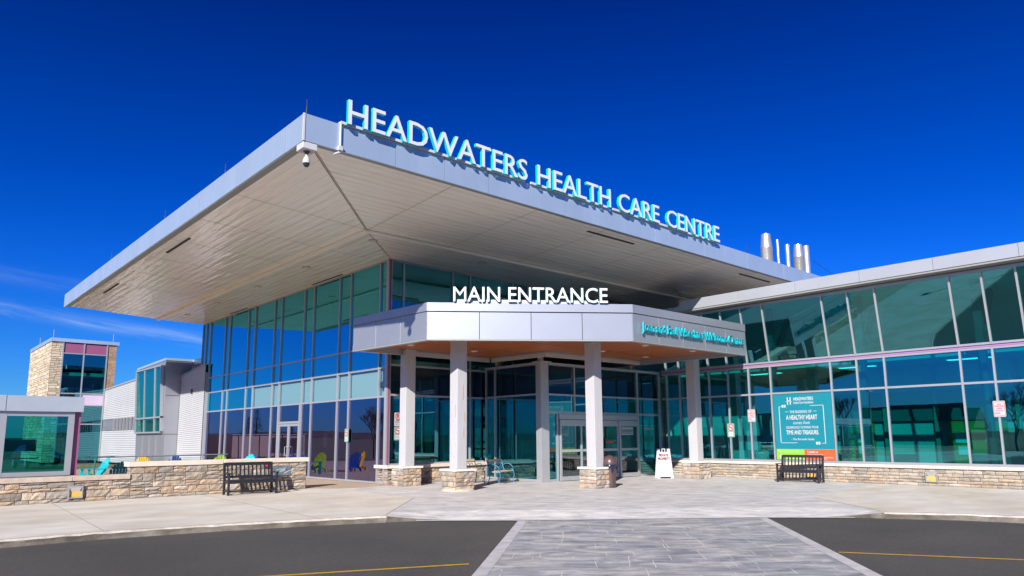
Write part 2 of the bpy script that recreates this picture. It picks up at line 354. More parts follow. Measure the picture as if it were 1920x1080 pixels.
def letters(s, o, u, w, x0, x1, z0, z1, depth, mats, parent, bold=.02, name='letter'):
    """one mesh for each letter; cap height z0..z1, whole string x0..x1"""
    full = text_mesh(s, 1, 0, bold); fx = [v.co.x for v in full.vertices]; fx0, fx1 = min(fx), max(fx)
    H = text_mesh('H', 1, 0, bold); hy = [v.co.y for v in H.vertices]; h0, h1 = min(hy), max(hy)
    sx = (x1-x0)/(fx1-fx0); sz = (z1-z0)/(h1-h0)
    for i, ch in enumerate(s):
        if ch == ' ': continue
        pre = text_mesh(s[:i+1], 1, 0, bold); pm = max(v.co.x for v in pre.vertices)
        me = text_mesh(ch, 1, depth/2, 0 if ch == 'M' else bold); xs = [v.co.x for v in me.vertices]; ys = [v.co.y for v in me.vertices]
        a = (pm-max(xs)+min(xs)-fx0)*sx+x0; b = (pm-fx0)*sx+x0
        place_text(me, name, o, u, w, a, b, z0+(min(ys)-h0)*sz, z0+(max(ys)-h0)*sz, mats, parent)
        for q in (pre, me): bpy.data.meshes.remove(q)
    bpy.data.meshes.remove(full); bpy.data.meshes.remove(H)

TONES = [(.40, .33, .26), (.46, .38, .29), (.36, .30, .25), (.33, .29, .25), (.46, .36, .26), (.50, .36, .24), (.40, .35, .30), (.29, .25, .21), (.48, .42, .35), (.43, .31, .21)]
def ashlar(mb, o, u, n, length, height, seed=1, rows=(.10, .16, .23), w=(.22, .62), out_=.045, gap=.016, rough=.014, tones=TONES, sub=True, mul=1.0, mi=0):
    """random coursed rubble: every stone a rough-faced block on the wall plane"""
    rr = random.Random(seed); o, u, n = Vector(o), Vector(u).normalized(), Vector(n).normalized(); z = 0
    up_ = Vector((0, 0, 1))
    def stone(x0, x1, z0, z1):
        c = rr.choice(tones); k = rr.uniform(.72, 1.02)*mul; c = tuple(min(.9, ch*k) for ch in c)
        nx = max(2, int((x1-x0)/.10)) if sub else 1; nz = max(2, int((z1-z0)/.07)) if sub else 1
        d0 = out_*rr.uniform(.65, 1.15); k0 = len(mb.v)
        for j in range(nz+1):
            for i in range(nx+1):
                fx, fz = i/nx, j/nz; edge = i in (0, nx) or j in (0, nz)
                d = (d0*.55 if edge else d0)+(rr.uniform(-1, 1)*rough if sub else 0)
                jx = 0 if i in (0, nx) else rr.uniform(-.2, .2)/nx
                mb.v.append(tuple(o+u*(x0+(x1-x0)*(fx+jx))+up_*(z0+(z1-z0)*fz)+n*d))
        flip = u.cross(up_).dot(n) < 0
        def add(f):
            mb.f.append(f[::-1] if flip else f); mb.m.append(mi); mb.t.append(c)
        for j in range(nz):
            for i in range(nx):
                a = k0+j*(nx+1)+i; add((a, a+1, a+nx+2, a+nx+1))
        ring = [k0+i for i in range(nx+1)]+[k0+j*(nx+1)+nx for j in range(1, nz+1)]+[k0+nz*(nx+1)+i for i in range(nx-1, -1, -1)]+[k0+j*(nx+1) for j in range(nz-1, 0, -1)]
        kb = len(mb.v)
        for q in ring: mb.v.append(tuple(Vector(mb.v[q])-n*(Vector(mb.v[q])-o).dot(n)))
        m_ = len(ring)
        for i in range(m_):
            j = (i+1) % m_; add((kb+i, kb+j, ring[j], ring[i]))
    while z < height-1e-3:
        h = rr.choice(rows)*rr.uniform(.9, 1.1)
        if height-z-h < rows[0]*.7: h = height-z
        x = 0
        while x < length-1e-3:
            ww = rr.uniform(*w)
            if length-x-ww < w[0]*.6: ww = length-x
            if h > rows[0]*1.5 and rr.random() < .33:
                s_ = rr.uniform(.4, .6)*h
                stone(x+gap/2, x+ww-gap/2, z+gap/2, z+s_-gap/2); stone(x+gap/2, x+ww-gap/2, z+s_+gap/2, z+h-gap/2)
            else: stone(x+gap/2, x+ww-gap/2, z+gap/2, z+h-gap/2)
            x += ww
        z += h
    return mb

def pane(parent, o, u, n, u0, u1, z0, z1, m, name='window_pane', lean=None):
    """one sheet of glass; lean = (offset at z0, offset at z1) along n"""
    o, u, n = Vector(o), Vector(u), Vector(n); a0, a1 = lean if lean else (0, 0)
    j = [rnd.uniform(-.004, .004) for _ in range(4)]
    P = [o+u*u0+n*(a0+j[0])+Vector((0, 0, z0)), o+u*u1+n*(a0+j[1])+Vector((0, 0, z0)), o+u*u1+n*(a1+j[2])+Vector((0, 0, z1)), o+u*u0+n*(a1-j[0]+j[1]+j[2]-j[1])+Vector((0, 0, z1))]
    P[3] = P[0]+P[2]-P[1]
    if u.cross(Vector((0, 0, 1))).dot(n) < 0: P = P[::-1]
    return MB().quad(P).build(name, m, parent)
def bar(parent, name, o, u, n, u0, u1, z0, z1, d0, d1, m, lean0=0, lean1=0):
    o, u, n = Vector(o), Vector(u), Vector(n); Z = Vector((0, 0, 1))
    v = [o+u*uu+n*(d+(lean1 if zz == z1 else lean0))+Z*zz for zz in (z0, z1) for d in (d0, d1) for uu in (u0, u1)]
    b = MB(); b.v = [tuple(p) for p in v]; flip = u.cross(n).z < 0
    for f in ((0,2,3,1),(4,5,7,6),(0,1,5,4),(2,6,7,3),(0,4,6,2),(1,3,7,5)): b.f.append(f[::-1] if flip else f); b.m.append(0); b.t.append(None)
    return b.build(name, m, parent)

# ============================================================ THE SETTING: ground, road, paving
RZ = -.13
gnd = MB(); 
def gz(x, y):
    d = math.hypot(x, y)
    return RZ-.012 + max(0, d-160)*.012*max(0, math.sin(math.atan2(y, x)*3+1)*.5+.5)
gx = [-3000, -900, -400, -200, -100, -40, 0, 40, 100, 200, 400, 900, 3000]
k = len(gx)
gnd.v = [(x, y, RZ-.012 if max(abs(x), abs(y)) <= 200 else RZ+2) for y in gx for x in gx]
for j in range(k-1):
    for i in range(k-1): gnd.f.append((j*k+i, j*k+i+1, (j+1)*k+i+1, (j+1)*k+i)); gnd.m.append(0); gnd.t.append(None)
struct('ground', gnd, mat('dry_grass', (.13, .11, .055), .95, 0, var=.3, vscale=.15, bump=.5, bscale=4))
road = MB().quad([(-60, -60, RZ), (60, -60, RZ), (60, 24, RZ), (-60, 24, RZ)])
struct('road', road, ASPH)

# edge of the paving towards the road: (x, y, 1 = full kerb / 0 = dropped)
E_L = [(-30, 15.6, 1), (-8, 15.6, 1), (1.82, 15.26, 1), (3.45, 15.2, 1), (5.5, 14.76, 1), (7.26, 14.22, 1), (8.55, 13.68, 1)]
E_P = [(8.55, 13.68, 1), (9.15, 13.42, .35), (9.7, 12.98, 0), (10.86, 11.85, 0), (13.0, 10.1, 0), (15.06, 8.4, 0), (15.9, 7.5, 0), (16.4, 6.98, .35), (16.72, 6.44, 1)]
E_R = [(16.72, 6.44, 1), (17.5, 5.2, 1), (17.83, 4.12, 1), (18.3, 1.5, 1), (18.6, -4, 1), (18.6, -30, 1)]
def apron(E, inner, body, name, m):
    b = MB()
    for i in range(len(E)-1):
        a, c = E[i], E[i+1]; ia, ic = inner[i], inner[i+1]
        za, zc = (RZ+.012)*(1-a[2]), (RZ+.012)*(1-c[2])
        b.quad([(a[0], a[1], za), (c[0], c[1], zc), (ic[0], ic[1], 0), (ia[0], ia[1], 0)][::-1] if False else [(ia[0], ia[1], 0), (a[0], a[1], za), (c[0], c[1], zc), (ic[0], ic[1], 0)])
    b.quad([(p[0], p[1], 0) for p in body])
    return b
def inward(E, d, skip0=False):
    res = []
    for i, e in enumerate(E):
        a = E[max(0, i-1)]; c = E[min(len(E)-1, i+1)]; t = Vector((c[0]-a[0], c[1]-a[1])).normalized(); res.append((e[0]-t.y*d, e[1]+t.x*d))
    return res
kw = .16
iL = inward(E_L, kw); iR = inward(E_R, kw)
jL = (8.67+.02, 13.57+.14); iL[-1] = (8.64, 13.82); iR[0] = (16.86, 6.52)
# paving bodies (kerbs are separate pieces in front of them)
pav = MB().quad([(p[0], p[1], 0) for p in iL]+[(11.65, 17.23, 0), (11.98, 22.2, 0), (11.3, 23.6, 0), (-30, 23.6, 0)])
struct('pavement', pav, CONC)
pav2 = MB().quad([(p[0], p[1], 0) for p in iR]+[(27.2, -30, 0), (27.2, 10.25, 0), (25.05, 10.09, 0), (19.35, 9.24, 0)])
struct('pavement_right', pav2, CONC)
inn = inward(E_P, .95); inn[0] = (8.64, 13.82); inn[1] = (9.2, 14.2); inn[-1] = (16.86, 6.52); inn[-2] = (17.0, 7.3)
pl = apron(E_P, inn, None or [inn[0]]+inn[1:]+[(19.35, 9.24), (25.05, 10.09), (27.2, 10.25), (27.2, 24), (11.98, 24), (11.98, 22.2), (11.65, 17.23)], 'plaza', PLAZA)
struct('plaza', pl, PLAZA)
ter = MB().quad([(11.985, 22.2, .004), (14.3, 22.2, .004), (14.3, 48, .004), (-30, 48, .004), (-30, 23.3, .004), (11.25, 23.3, .004)])
struct('terrace', ter, TERR)
jl = MB()
def strip(b, p, q, w, z=.004):
    p, q = Vector((*p, z)), Vector((*q, z)); t = (q-p).normalized(); s_ = Vector((-t.y, t.x, 0))*w/2
    b.quad([p-s_, q-s_, q+s_, p+s_])
for p, q in (((3.42, 15.4), (3.81, 23.0)), ((7.3, 14.5), (7.75, 23.0)), ((-1, 15.7), (-.7, 23)), ((8.7, 13.95), (11.65, 17.23)), ((3.6, 19.2), (11.7, 18.4)), ((19.35, 9.24), (16.95, 6.6)),
             ((17.95, 4.1), (26, 4.6)), ((22.6, 9.6), (22.6, -2)), ((18.3, 1.2), (26, 1.2))): strip(jl, p, q, .018)
struct('pavement_joints', jl, mat('joint_concrete', (.30, .25, .21), .9, var=.3, vscale=6))
def kerb(E, inner, name, nm):
    rr = random.Random(len(E)*3); b = MB()
    pts = []
    for i in range(len(E)-1):
        a, c = Vector(E[i][:2]), Vector(E[i+1][:2]); n = max(1, int((c-a).length/.22))
        for j in range(n): pts.append((a.lerp(c, j/n), Vector(inner[i]).lerp(Vector(inner[i+1]), j/n)))
    pts.append((Vector(E[-1][:2]), Vector(inner[-1])))
    k0 = []
    for a, c in pts:
        t = (a-c).normalized(); j1, j2 = rr.uniform(-.018, .012), rr.uniform(-.02, .0)
        k0.append(len(b.v)); o_ = a+t*.05
        b.v += [(o_.x, o_.y, RZ-.01), (a.x+t.x*j1, a.y+t.y*j1, RZ+.05), (a.x-t.x*.015, a.y-t.y*.015, -.022+j2), (a.x-t.x*.05, a.y-t.y*.05, -.001), (c.x, c.y, -.001), (c.x, c.y, RZ-.01)]
    for i in range(len(k0)-1):
        for j in range(5): b.f.append((k0[i]+j, k0[i+1]+j, k0[i+1]+j+1, k0[i]+j+1)); b.m.append(0 if j < 2 else 1); b.t.append(None)  # road-side faces take the shade-darkened concrete, the rest the pale worn top
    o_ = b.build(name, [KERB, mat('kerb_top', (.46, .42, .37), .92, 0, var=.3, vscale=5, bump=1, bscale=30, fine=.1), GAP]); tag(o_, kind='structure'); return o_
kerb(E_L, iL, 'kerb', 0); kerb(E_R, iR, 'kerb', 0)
sk = MB()
for i in range(len(E_P)-1):
    a, c = E_P[i], E_P[i+1]; za, zc = (RZ+.012)*(1-a[2]), (RZ+.012)*(1-c[2])
    sk.quad([(a[0], a[1], RZ-.02), (c[0], c[1], RZ-.02), (c[0], c[1], zc), (a[0], a[1], za)])
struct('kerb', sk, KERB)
# gutter strip / crosswalk
cw = MB().quad([(10.86, 11.85, RZ+.006), (6.4, 7.83, RZ+.006), (-3, -.65, RZ+.006), (1.6, -3.2, RZ+.006), (9.95, 3.99, RZ+.006), (15.06, 8.4, RZ+.006), (13.0, 10.1, RZ+.006)])
struct('crosswalk', cw, SLATE)
cb = MB()
for p, q in (((10.80, 11.74), (-3, -.70)), ((15.0, 8.40), (1.6, -3.15))): strip(cb, p, q, .20, RZ+.010)
for i in range(len(E_P)-1):
    a, c = E_P[i], E_P[i+1]
    if a[2] < .5 and c[2] < .5:
        t = Vector((c[0]-a[0], c[1]-a[1])).normalized(); nx, ny = t.y, -t.x
        cb.quad([(a[0]+nx*.13, a[1]+ny*.13, RZ+.014), (c[0]+nx*.13, c[1]+ny*.13, RZ+.014), (c[0]-nx*.02, c[1]-ny*.02, RZ+.016), (a[0]-nx*.02, a[1]-ny*.02, RZ+.016)])
struct('crosswalk_border', cb, mat('border_concrete', (.46, .45, .46), .85, var=.2, vscale=3, bump=.4, fine=.08))
# pale grout lines of the stamped pattern: irregular courses, many worn away
gj = MB(); rg = random.Random(21)
du, dv = Vector((.762, -.648, 0)), Vector((.736, .677, 0))      # across / along the crossing
def inside(P):
    a = (P-Vector((10.8, 11.74, 0))); n1 = Vector((.672, -.74, 0)); b_ = (P-Vector((15.0, 8.40, 0))); n2 = Vector((-.654, .756, 0))
    return a.dot(n1) > .12 and b_.dot(n2) > .12 and (P-Vector((12.9, 10.15, 0))).dot(dv) < -.12
def gline(a, b_, w_):
    n = max(1, int((b_-a).length/.16))
    for i in range(n):
        p, q = a.lerp(b_, i/n), a.lerp(b_, (i+1)/n)
        if inside(p) and inside(q) and rg.random() > .10:
            j1 = Vector((rg.uniform(-.006, .006), rg.uniform(-.006, .006), 0)); strip(gj, (p+j1)[:2], (q+j1)[:2], w_*rg.uniform(.5, 1.2), RZ+.0085)
v = 0; O_ = Vector((12.9, 10.15, 0))
while v > -9.5:
    h = rg.choice((.30, .42, .58)); u = -3.6+rg.uniform(0, .5)
    while u < 3.6:
        wv = rg.choice((.42, .62, .85, 1.15)); k_l = h*(2 if rg.random() < .22 else 1)
        if rg.random() > .22: gline(O_+du*u+dv*v, O_+du*(u+rg.uniform(-.03, .03))+dv*(v-k_l), .014)
        if rg.random() > .50: gline(O_+du*u+dv*v, O_+du*(u+wv)+dv*v, .010)
        u += wv
    v -= h
struct('crosswalk_joints', gj, mat('grout_pale', (.60, .58, .56), .9, var=.2, vscale=5))
ln = MB()
for p, q in (((6.65, 8.39), (3.2, 9.97)), ((11.47, 5.15), (13.2, 2.1))): strip(ln, p, q, .085, RZ+.005)
struct('road_marking', ln, mat('yellow_road_paint', (.52, .29, .02), .7, var=.25, vscale=9, fine=.2))

# ============================================================ MAIN BUILDING
XA, YB = 14.12, 22.72
mb_ = thing('hospital_building', (XA, YB, 0), 'tall glazed main hospital hall under the huge overhanging flat roof', 'building')
A = dict(o=(XA, 0, 0), u=(0, 1, 0), n=(-1, 0, 0)); B = dict(o=(0, YB, 0), u=(1, 0, 0), n=(0, -1, 0))
colsA = [22.80, 23.29, 25.56, 26.51, 28.85, 29.78, 32.2, 33.01, 35.37, 36.27, 38.86, 39.55, 41.9, 42.6, 43.2]
rowsA = [.05, 3.22, 4.30, 5.15, 8.42]
for i in range(len(colsA)-1):
    for j in range(4):
        u0, u1 = colsA[i]+.03, colsA[i+1]-.03; z0, z1 = rowsA[j]+.03, rowsA[j+1]-.03
        g = [GL_DARK, GL_BLUE, GL_BLUE, GL_BLUE][j]
        if j == 0 and i == 5:      # above the double door
            z0 = 2.45
        if i >= 12 and j == 0: z0 = .3
        pane(mb_, A['o'], A['u'], A['n'], u0, u1, z0, z1, GL_SHADE if (j == 1 and i < 8) else g)
        if j == 1 and i < 8: 
            bar(mb_, 'roller_shade', A['o'], A['u'], A['n'], u0, u1, z0, z1, -.10, -.085, SHADEL)
for u in colsA: bar(mb_, 'mullion', A['o'], A['u'], A['n'], u-.032, u+.032, .03, 8.42, -.06, .06, FRAME)
for z in rowsA: bar(mb_, 'transom', A['o'], A['u'], A['n'], colsA[0], colsA[-1], z-.035, z+.035, -.05, .045, FRAME)
# double door in the left facade
bar(mb_, 'door_jamb', A['o'], A['u'], A['n'], 32.05, 32.15, .03, 3.2, -.05, .07, FRAME); bar(mb_, 'door_jamb', A['o'], A['u'], A['n'], 29.83, 29.93, .03, 3.2, -.05, .07, FRAME)
bar(mb_, 'door_head', A['o'], A['u'], A['n'], 29.93, 32.05, 2.36, 2.46, -.05, .068, FRAME)
for a, b in ((29.94, 30.98), (31.0, 32.04)):
    d = MB()
    for (p0, p1, q0, q1) in ((a, a+.09, .05, 2.35), (b-.09, b, .05, 2.35), (a+.09, b-.09, .05, .28), (a+.09, b-.09, 2.24, 2.35)): d.box((XA-.045, p0, q0), (XA+.01, p1, q1))
    dr = d.build('door', FRAME, mb_); pane(dr, A['o'], A['u'], A['n'], a+.09, b-.09, .28, 2.24, GL_DARK, 'door_pane', (.01, .01))
    hx = 30.87 if a < 30.5 else 31.11
    MB().tube([(XA-.045, hx, .92), (XA-.13, hx, .92), (XA-.13, hx, 1.32), (XA-.045, hx, 1.32)], .014).build('handle', CHROME, dr)
# corner posts
bar(mb_, 'corner_post', (0, 0, 0), (0, 1, 0), (-1, 0, 0), 22.66, 22.77, .66, 8.42, -XA-.10, -XA+.07, FRAME)
bar(mb_, 'corner_reveal', (0, 0, 0), (0, 1, 0), (-1, 0, 0), 22.645, 22.66, .66, 8.42, -XA-.05, -XA+.02, MAROON)
# front facade: low band beside the entrance and the high band over the canopy
colsB = [14.22, 14.75, 17.1, 18.02, 20.4, 21.3, 23.6, 24.5, 26.25]
rowsB = [.72, 3.28, 4.40, 5.15, 8.42]
for i in range(len(colsB)-1):
    for j in range(4):
        if j < 2 and colsB[i] > 18.5: continue
        u0, u1 = colsB[i]+.03, colsB[i+1]-.03
        pane(mb_, B['o'], B['u'], B['n'], u0, u1, rowsB[j]+.03, rowsB[j+1]-.03, GL_DSHADE if j == 1 else GL_TEAL)
        if j == 1: bar(mb_, 'roller_shade', B['o'], B['u'], B['n'], u0, u1, rowsB[j]+.03, rowsB[j+1]-.03, -.10, -.085, SHADE)
for u in colsB[1:]: bar(mb_, 'mullion', B['o'], B['u'], B['n'], u-.032, u+.032, .72 if u < 18.5 else 4.4, 8.42, -.06, .06, FRAME)
for z in rowsB: bar(mb_, 'transom', B['o'], B['u'], B['n'], 14.22, 18.75 if z < 4 else 26.3, z-.035, z+.035, -.05, .045, FRAME)
sb = MB(); sb.box((14.14, 22.60, 0), (18.78, 22.85, .58), 1); ashlar(sb, (14.13, 22.60, 0), (1, 0, 0), (0, -1, 0), 4.65, .58, 11); ashlar(sb, (14.14, 23.35, 0), (0, -1, 0), (-1, 0, 0), .75, .58, 12)
sb.box((14.14, 22.7, 0), (14.3, 23.35, .58), 1); sb.build('stone_base', [STONE, MORT], mb_)
MB().box((14.02, 22.48, .58), (18.78, 22.70, .70)).box((14.02, 22.70, .58), (14.30, 23.40, .70)).build('base_cap', BEIGEJ, mb_, bevel=.008)
# interior
it = MB(); it.box((14.3, 22.9, .012), (33, 43, .03)); it.build('interior_floor', INTF, mb_)
it = MB(); it.box((14.3, 22.9, 8.34), (33, 43, 8.42)); it.build('interior_ceiling', INTW, mb_)
it = MB(); it.box((33, 22.9, 0), (33.2, 43.4, 8.4)); it.box((14.2, 43.25, 0), (33, 43.4, 8.4)); it.box((26.6, 22.75, 0), (33, 22.9, 8.4)); it.build('interior_wall', INTW, mb_)
it = MB(); it.box((18.9, 27, 4.2), (33, 43, 4.6)); it.build('gallery_floor', INTW, mb_)
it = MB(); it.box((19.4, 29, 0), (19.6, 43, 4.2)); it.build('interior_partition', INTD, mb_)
for (x, y) in ((16.4, 25.2), (16.4, 31.5), (16.4, 38), (21.5, 25.0), (26, 25.4), (22, 34)): MB().box((x-.2, y-.2, 0.03), (x+.2, y+.2, 8.34)).build('interior_column', INTW, mb_)
# roof: slab, fascias, soffit in two slopes, fold bead
FX, FY, ZB, ZT = 6.90, 15.01, 8.64, 9.31
CX, CY, ZC = 11.45, 19.96, 8.50
YE, XE = 43.2, 41.0
ZS, ZW = 8.72, 8.44
rf = MB(); rf.prism([(FX+.06, FY+.06), (XE, FY+.06), (XE, 44), (14.3, 44), (14.3, YE), (FX+.06, YE)], 8.95, ZT-.02); rf.build('roof', mat('roof_membrane', (.5, .5, .5), .9), mb_)
for nm, pts in (('fascia', [(FX, FY-.0), (FX, YE)]), ('fascia', [(FX, FY), (XE, FY)])):
    b = MB(); alongA = pts[0][0] == pts[1][0]
    if alongA:
        ys = [FY]+[FY+1.0+i*1.55 for i in range(18)]; ys = [y for y in ys if y < YE-.3]+[YE]
        for i in range(len(ys)-1): b.box((FX-.012 if i % 2 else FX-.008, ys[i]+.006, ZB), (FX+.05, ys[i+1]-.006, ZT), 0)
        b.box((FX+.004, FY, ZB+.01), (FX+.045, YE, ZT-.01), 1)
    else:
        xs = [FX, FX+.95]+[FX+.95+1.58*i for i in range(1, 24)]; xs = [x for x in xs if x < XE-.3]+[XE]
        for i in range(len(xs)-1): b.box((xs[i]+.006, FY-.012 if i % 2 else FY-.008, ZB), (xs[i+1]-.006, FY+.05, ZT), 0)
        b.box((FX+.05, FY+.004, ZB+.01), (XE, FY+.045, ZT-.01), 1)
    b.build(nm, [FASC, GAP], mb_)
MB().box((FX-.025, FY-.025, ZB-.005), (FX+.02, FY+.02, ZT+.012)).build('fascia_corner_trim', WHITE, mb_)
MB().box((FX, FY+.01, YE and ZT), (FX+.3, YE, ZT+.02)).box((FX+.3, FY+.01, ZT), (XE, FY+.3, ZT+.02)).build('roof_coping', FASC, mb_)
# dark lip under the fascias
lp = MB(); e = .32
lp.quad([(FX, FY, ZB), (FX, YE, ZB), (FX+e, YE, ZS-.01), (FX+e, FY+e, ZS-.01)]); lp.quad([(FX, FY, ZB), (FX+e, FY+e, ZS-.01), (XE, FY+e, ZS-.01), (XE, FY, ZB)])
lp.build('fascia_lip', LIP, mb_)
so = MB()
so.quad([(FX+e, FY+e, ZS), (FX+e, YE, ZS), (CX, YE, ZC), (CX, CY, ZC)]); so.quad([(CX+.12, CY+.12, ZC-.02), (CX+.12, YE, ZC-.02), (14.2, YE, ZW), (14.2, 22.64, ZW)])
so.build('soffit', SOFA, mb_, keep=True)
so = MB()
so.quad([(FX+e, FY+e, ZS), (CX, CY, ZC), (XE, CY, ZC), (XE, FY+e, ZS)]); so.quad([(CX+.12, CY+.12, ZC-.02), (14.2, 22.64, ZW), (XE, 22.64, ZW), (XE, CY+.12, ZC-.02)])
so.build('soffit', SOFB, mb_, keep=True)
bd = MB(); bd.quad([(CX, CY, ZC), (CX, YE, ZC), (CX+.12, YE, ZC-.02), (CX+.12, CY+.12, ZC-.02)]); bd.quad([(CX, CY, ZC), (CX+.12, CY+.12, ZC-.02), (XE, CY+.12, ZC-.02), (XE, CY, ZC)])
bd.box((CX+.0, CY+.12, ZC-.10), (CX+.16, YE, ZC-.021)); bd.box((CX, CY, ZC-.10), (XE, CY+.12, ZC-.021))
bd.build('soffit_fold_bead', mat('bead_cream', (.90, .86, .78), .4), mb_)
# seams: mitre lines and cross joints, as thin grooves just below the metal
SEAM = mat('seam_brown', (.20, .16, .12), .8)
def seam(p, q, w=.02):
    p, q = Vector(p), Vector(q); t = (q-p).normalized(); s_ = Vector((-t.y, t.x, 0)).normalized()*w/2; d = Vector((0, 0, -.006))
    MB().quad([p-s_+d, p+s_+d, q+s_+d, q-s_+d]).build('soffit_seam', SEAM, mb_)
seam((FX+e, FY+e, ZS), (CX, CY, ZC), .03); seam((CX+.12, CY+.12, ZC-.02), (14.1, 22.6, ZW), .03)
seam((FX+e+.06, FY+e, ZS), (CX+.06, CY, ZC), .02)
for i in range(8):
    y = 20.0+3.06*i
    seam((FX+e, y, ZS), (CX, y, ZC), .016); 
    if y > 22.8: seam((CX+.12, y, ZC-.02), (14.1, y, ZW), .012)
for i in range(9):
    x = CX+.1+3.3*i
    seam((x, FY+e, ZS), (x, CY, ZC), .016); seam((x+.3, CY+.12, ZC-.02), (x+.3, 22.6, ZW), .012)
def zs_at(x, y):
    d = min(x-FX-e, y-FY-e); D = CX-FX-e
    return ZS+(ZC-ZS)*d/D
for (x0, y0, x1, y1) in ((7.62, 28.1, 7.70, 25.5), (7.62, 38.0, 7.70, 35.3), (17.7, 15.75, 20.2, 15.83), (27.6, 15.8, 30.2, 15.88)):
    z = zs_at((x0+x1)/2, (y0+y1)/2); MB().box((x0, y0, z-.03), (x1, y1, z+.01)).build('soffit_slot_vent', GAP, mb_)
for (x0, y0, x1, y1) in ((13.9, 38.6, 13.96, 36.2), (13.9, 28.8, 13.96, 26.1)): MB().box((x0, y0, ZW-.02), (x1, y1, ZW+.01)).build('soffit_slot_vent', GAP, mb_)
for (x, y) in ((12.3, 30.8), (12.3, 35.9), (12.3, 40.5), (12.3, 26.0), (12.3, 20.9), (17.2, 20.9), (22.1, 20.9), (26.6, 20.5)):
    z = ZC-.02+(ZW-ZC+.02)*((x if y > x+8.5 else y-8.5)-CX)/2.7 if y > 22 else ZC-.03
    r_ = MB(); r_.lathe([(.15, -.012), (.17, .0), (.17, .02)], (x, y, z-.004), 20); lt = r_.build('soffit_downlight', mat('downlight_trim', (.42, .34, .26), .5), mb_)
    MB().lathe([(.11, -.016), (.11, -.010)], (x, y, z-.004), 18).build('lens', mat('downlight_lens', (.6, .55, .48), .3), lt)
for p in [(FX+.1, FY+.1), (FX+.1, 20.4), (FX+.1, 26.2), (FX+.1, 33.8), (27.0, FY+.1), (35.6, FY+.1)]:
    MB().tube([(p[0], p[1], ZT), (p[0], p[1], ZT+.22)], .018, 6).tube([(p[0], p[1], ZT+.2), (p[0], p[1], ZT+.42)], .008, 6).build('lightning_rod', RUBBER, mb_)
cable = MB().tube([(33.8, FY+.4, ZT+.9), (36, FY+.3, ZT+.45), (38.5, FY+.2, ZT+.12), (40, FY+.2, ZT+.4)], .012, 5); cable.build('guy_wire', RUBBER, mb_)

# conduit and camera at the roof corner
c_ = thing('security_camera', (FX+.34, FY+.34, 8.2), 'white dome security camera hanging under the roof corner', 'security camera')
MB().box((FX+.0, FY+.0, ZB-.17), (FX+.36, FY+.36, ZB-.01)).build('mounting_box', WHITE, c_, bevel=.01)
MB().lathe([(.035, 8.40), (.055, 8.44), (.08, 8.455), (.08, 8.47)], (FX+.18, FY+.18, 0), 18).build('neck', mat('dark_collar', (.05, .05, .05), .5), c_, smooth=True)
MB().lathe([(.03, 8.41), (.03, 8.36), (.04, 8.34), (.065, 8.30), (.085, 8.24), (.09, 8.20), (.085, 8.17)], (FX+.18, FY+.18, 0), 24).build('housing', WHITE, c_, smooth=True)
MB().lathe([(.078, 8.175), (.074, 8.14), (.058, 8.105), (.034, 8.083), (.006, 8.075)], (FX+.18, FY+.18, 0), 24).build('dome', mat('smoked_dome', (.02, .03, .04), .08), c_, smooth=True)
cd = thing('conduit', (FX+.93, FY-.05, ZB), 'white bent conduit pipe running down the fascia beside the roof corner', 'pipe')
MB().tube([(FX+.93, FY+.12, ZT+.03), (FX+.93, FY+.0, ZT+.05), (FX+.93, FY-.045, ZT), (FX+.93, FY-.045, ZB+.05), (FX+.93, FY-.03, ZB-.05), (FX+.85, FY+.1, ZB-.08)], .028, 10).build('pipe', WHITE, cd, smooth=True)
MB().box((FX+.87, FY-.09, ZB-.02), (FX+.99, FY-.013, ZB+.1)).build('junction_fitting', WHITE, cd, bevel=.01)

# ---- signs on the roof edge
SY = FY-.155
k_ = SY/16.05
def zz(z): return 1.7+(z-1.7)*k_
sg = thing('roof_sign', (8.0, SY, zz(9.9)), 'long white lettering with cyan edges reading HEADWATERS HEALTH CARE CENTRE on the roof edge', 'sign')
for wd, x0, x1 in (('HEADWATERS', 8.58, 15.08), ('HEALTH', 15.54, 19.24), ('CARE', 19.68, 22.16), ('CENTRE', 22.64, 26.43)):
    letters(wd, (0, SY, 0), (1, 0, 0), (0, -1, 0), x0*k_, x1*k_, zz(9.92), zz(10.60), .10, [LETW, CYAN], sg, .004)
for x0, x1 in ((8.45, 15.1), (15.36, 19.3), (19.5, 26.4)):
    MB().box((x0*k_, SY+.07, ZT+.0), (x1*k_, SY+.13, ZT+.07)).build('raceway', WHITE, sg)
    n = int((x1-x0)/1.6)
    for i in range(n+1): 
        x = (x0+.1+(x1-x0-.2)*i/n)*k_; MB().box((x-.02, SY+.08, ZT-.01), (x+.02, SY+.32, ZT+.03)).build('bracket', WHITE, sg)

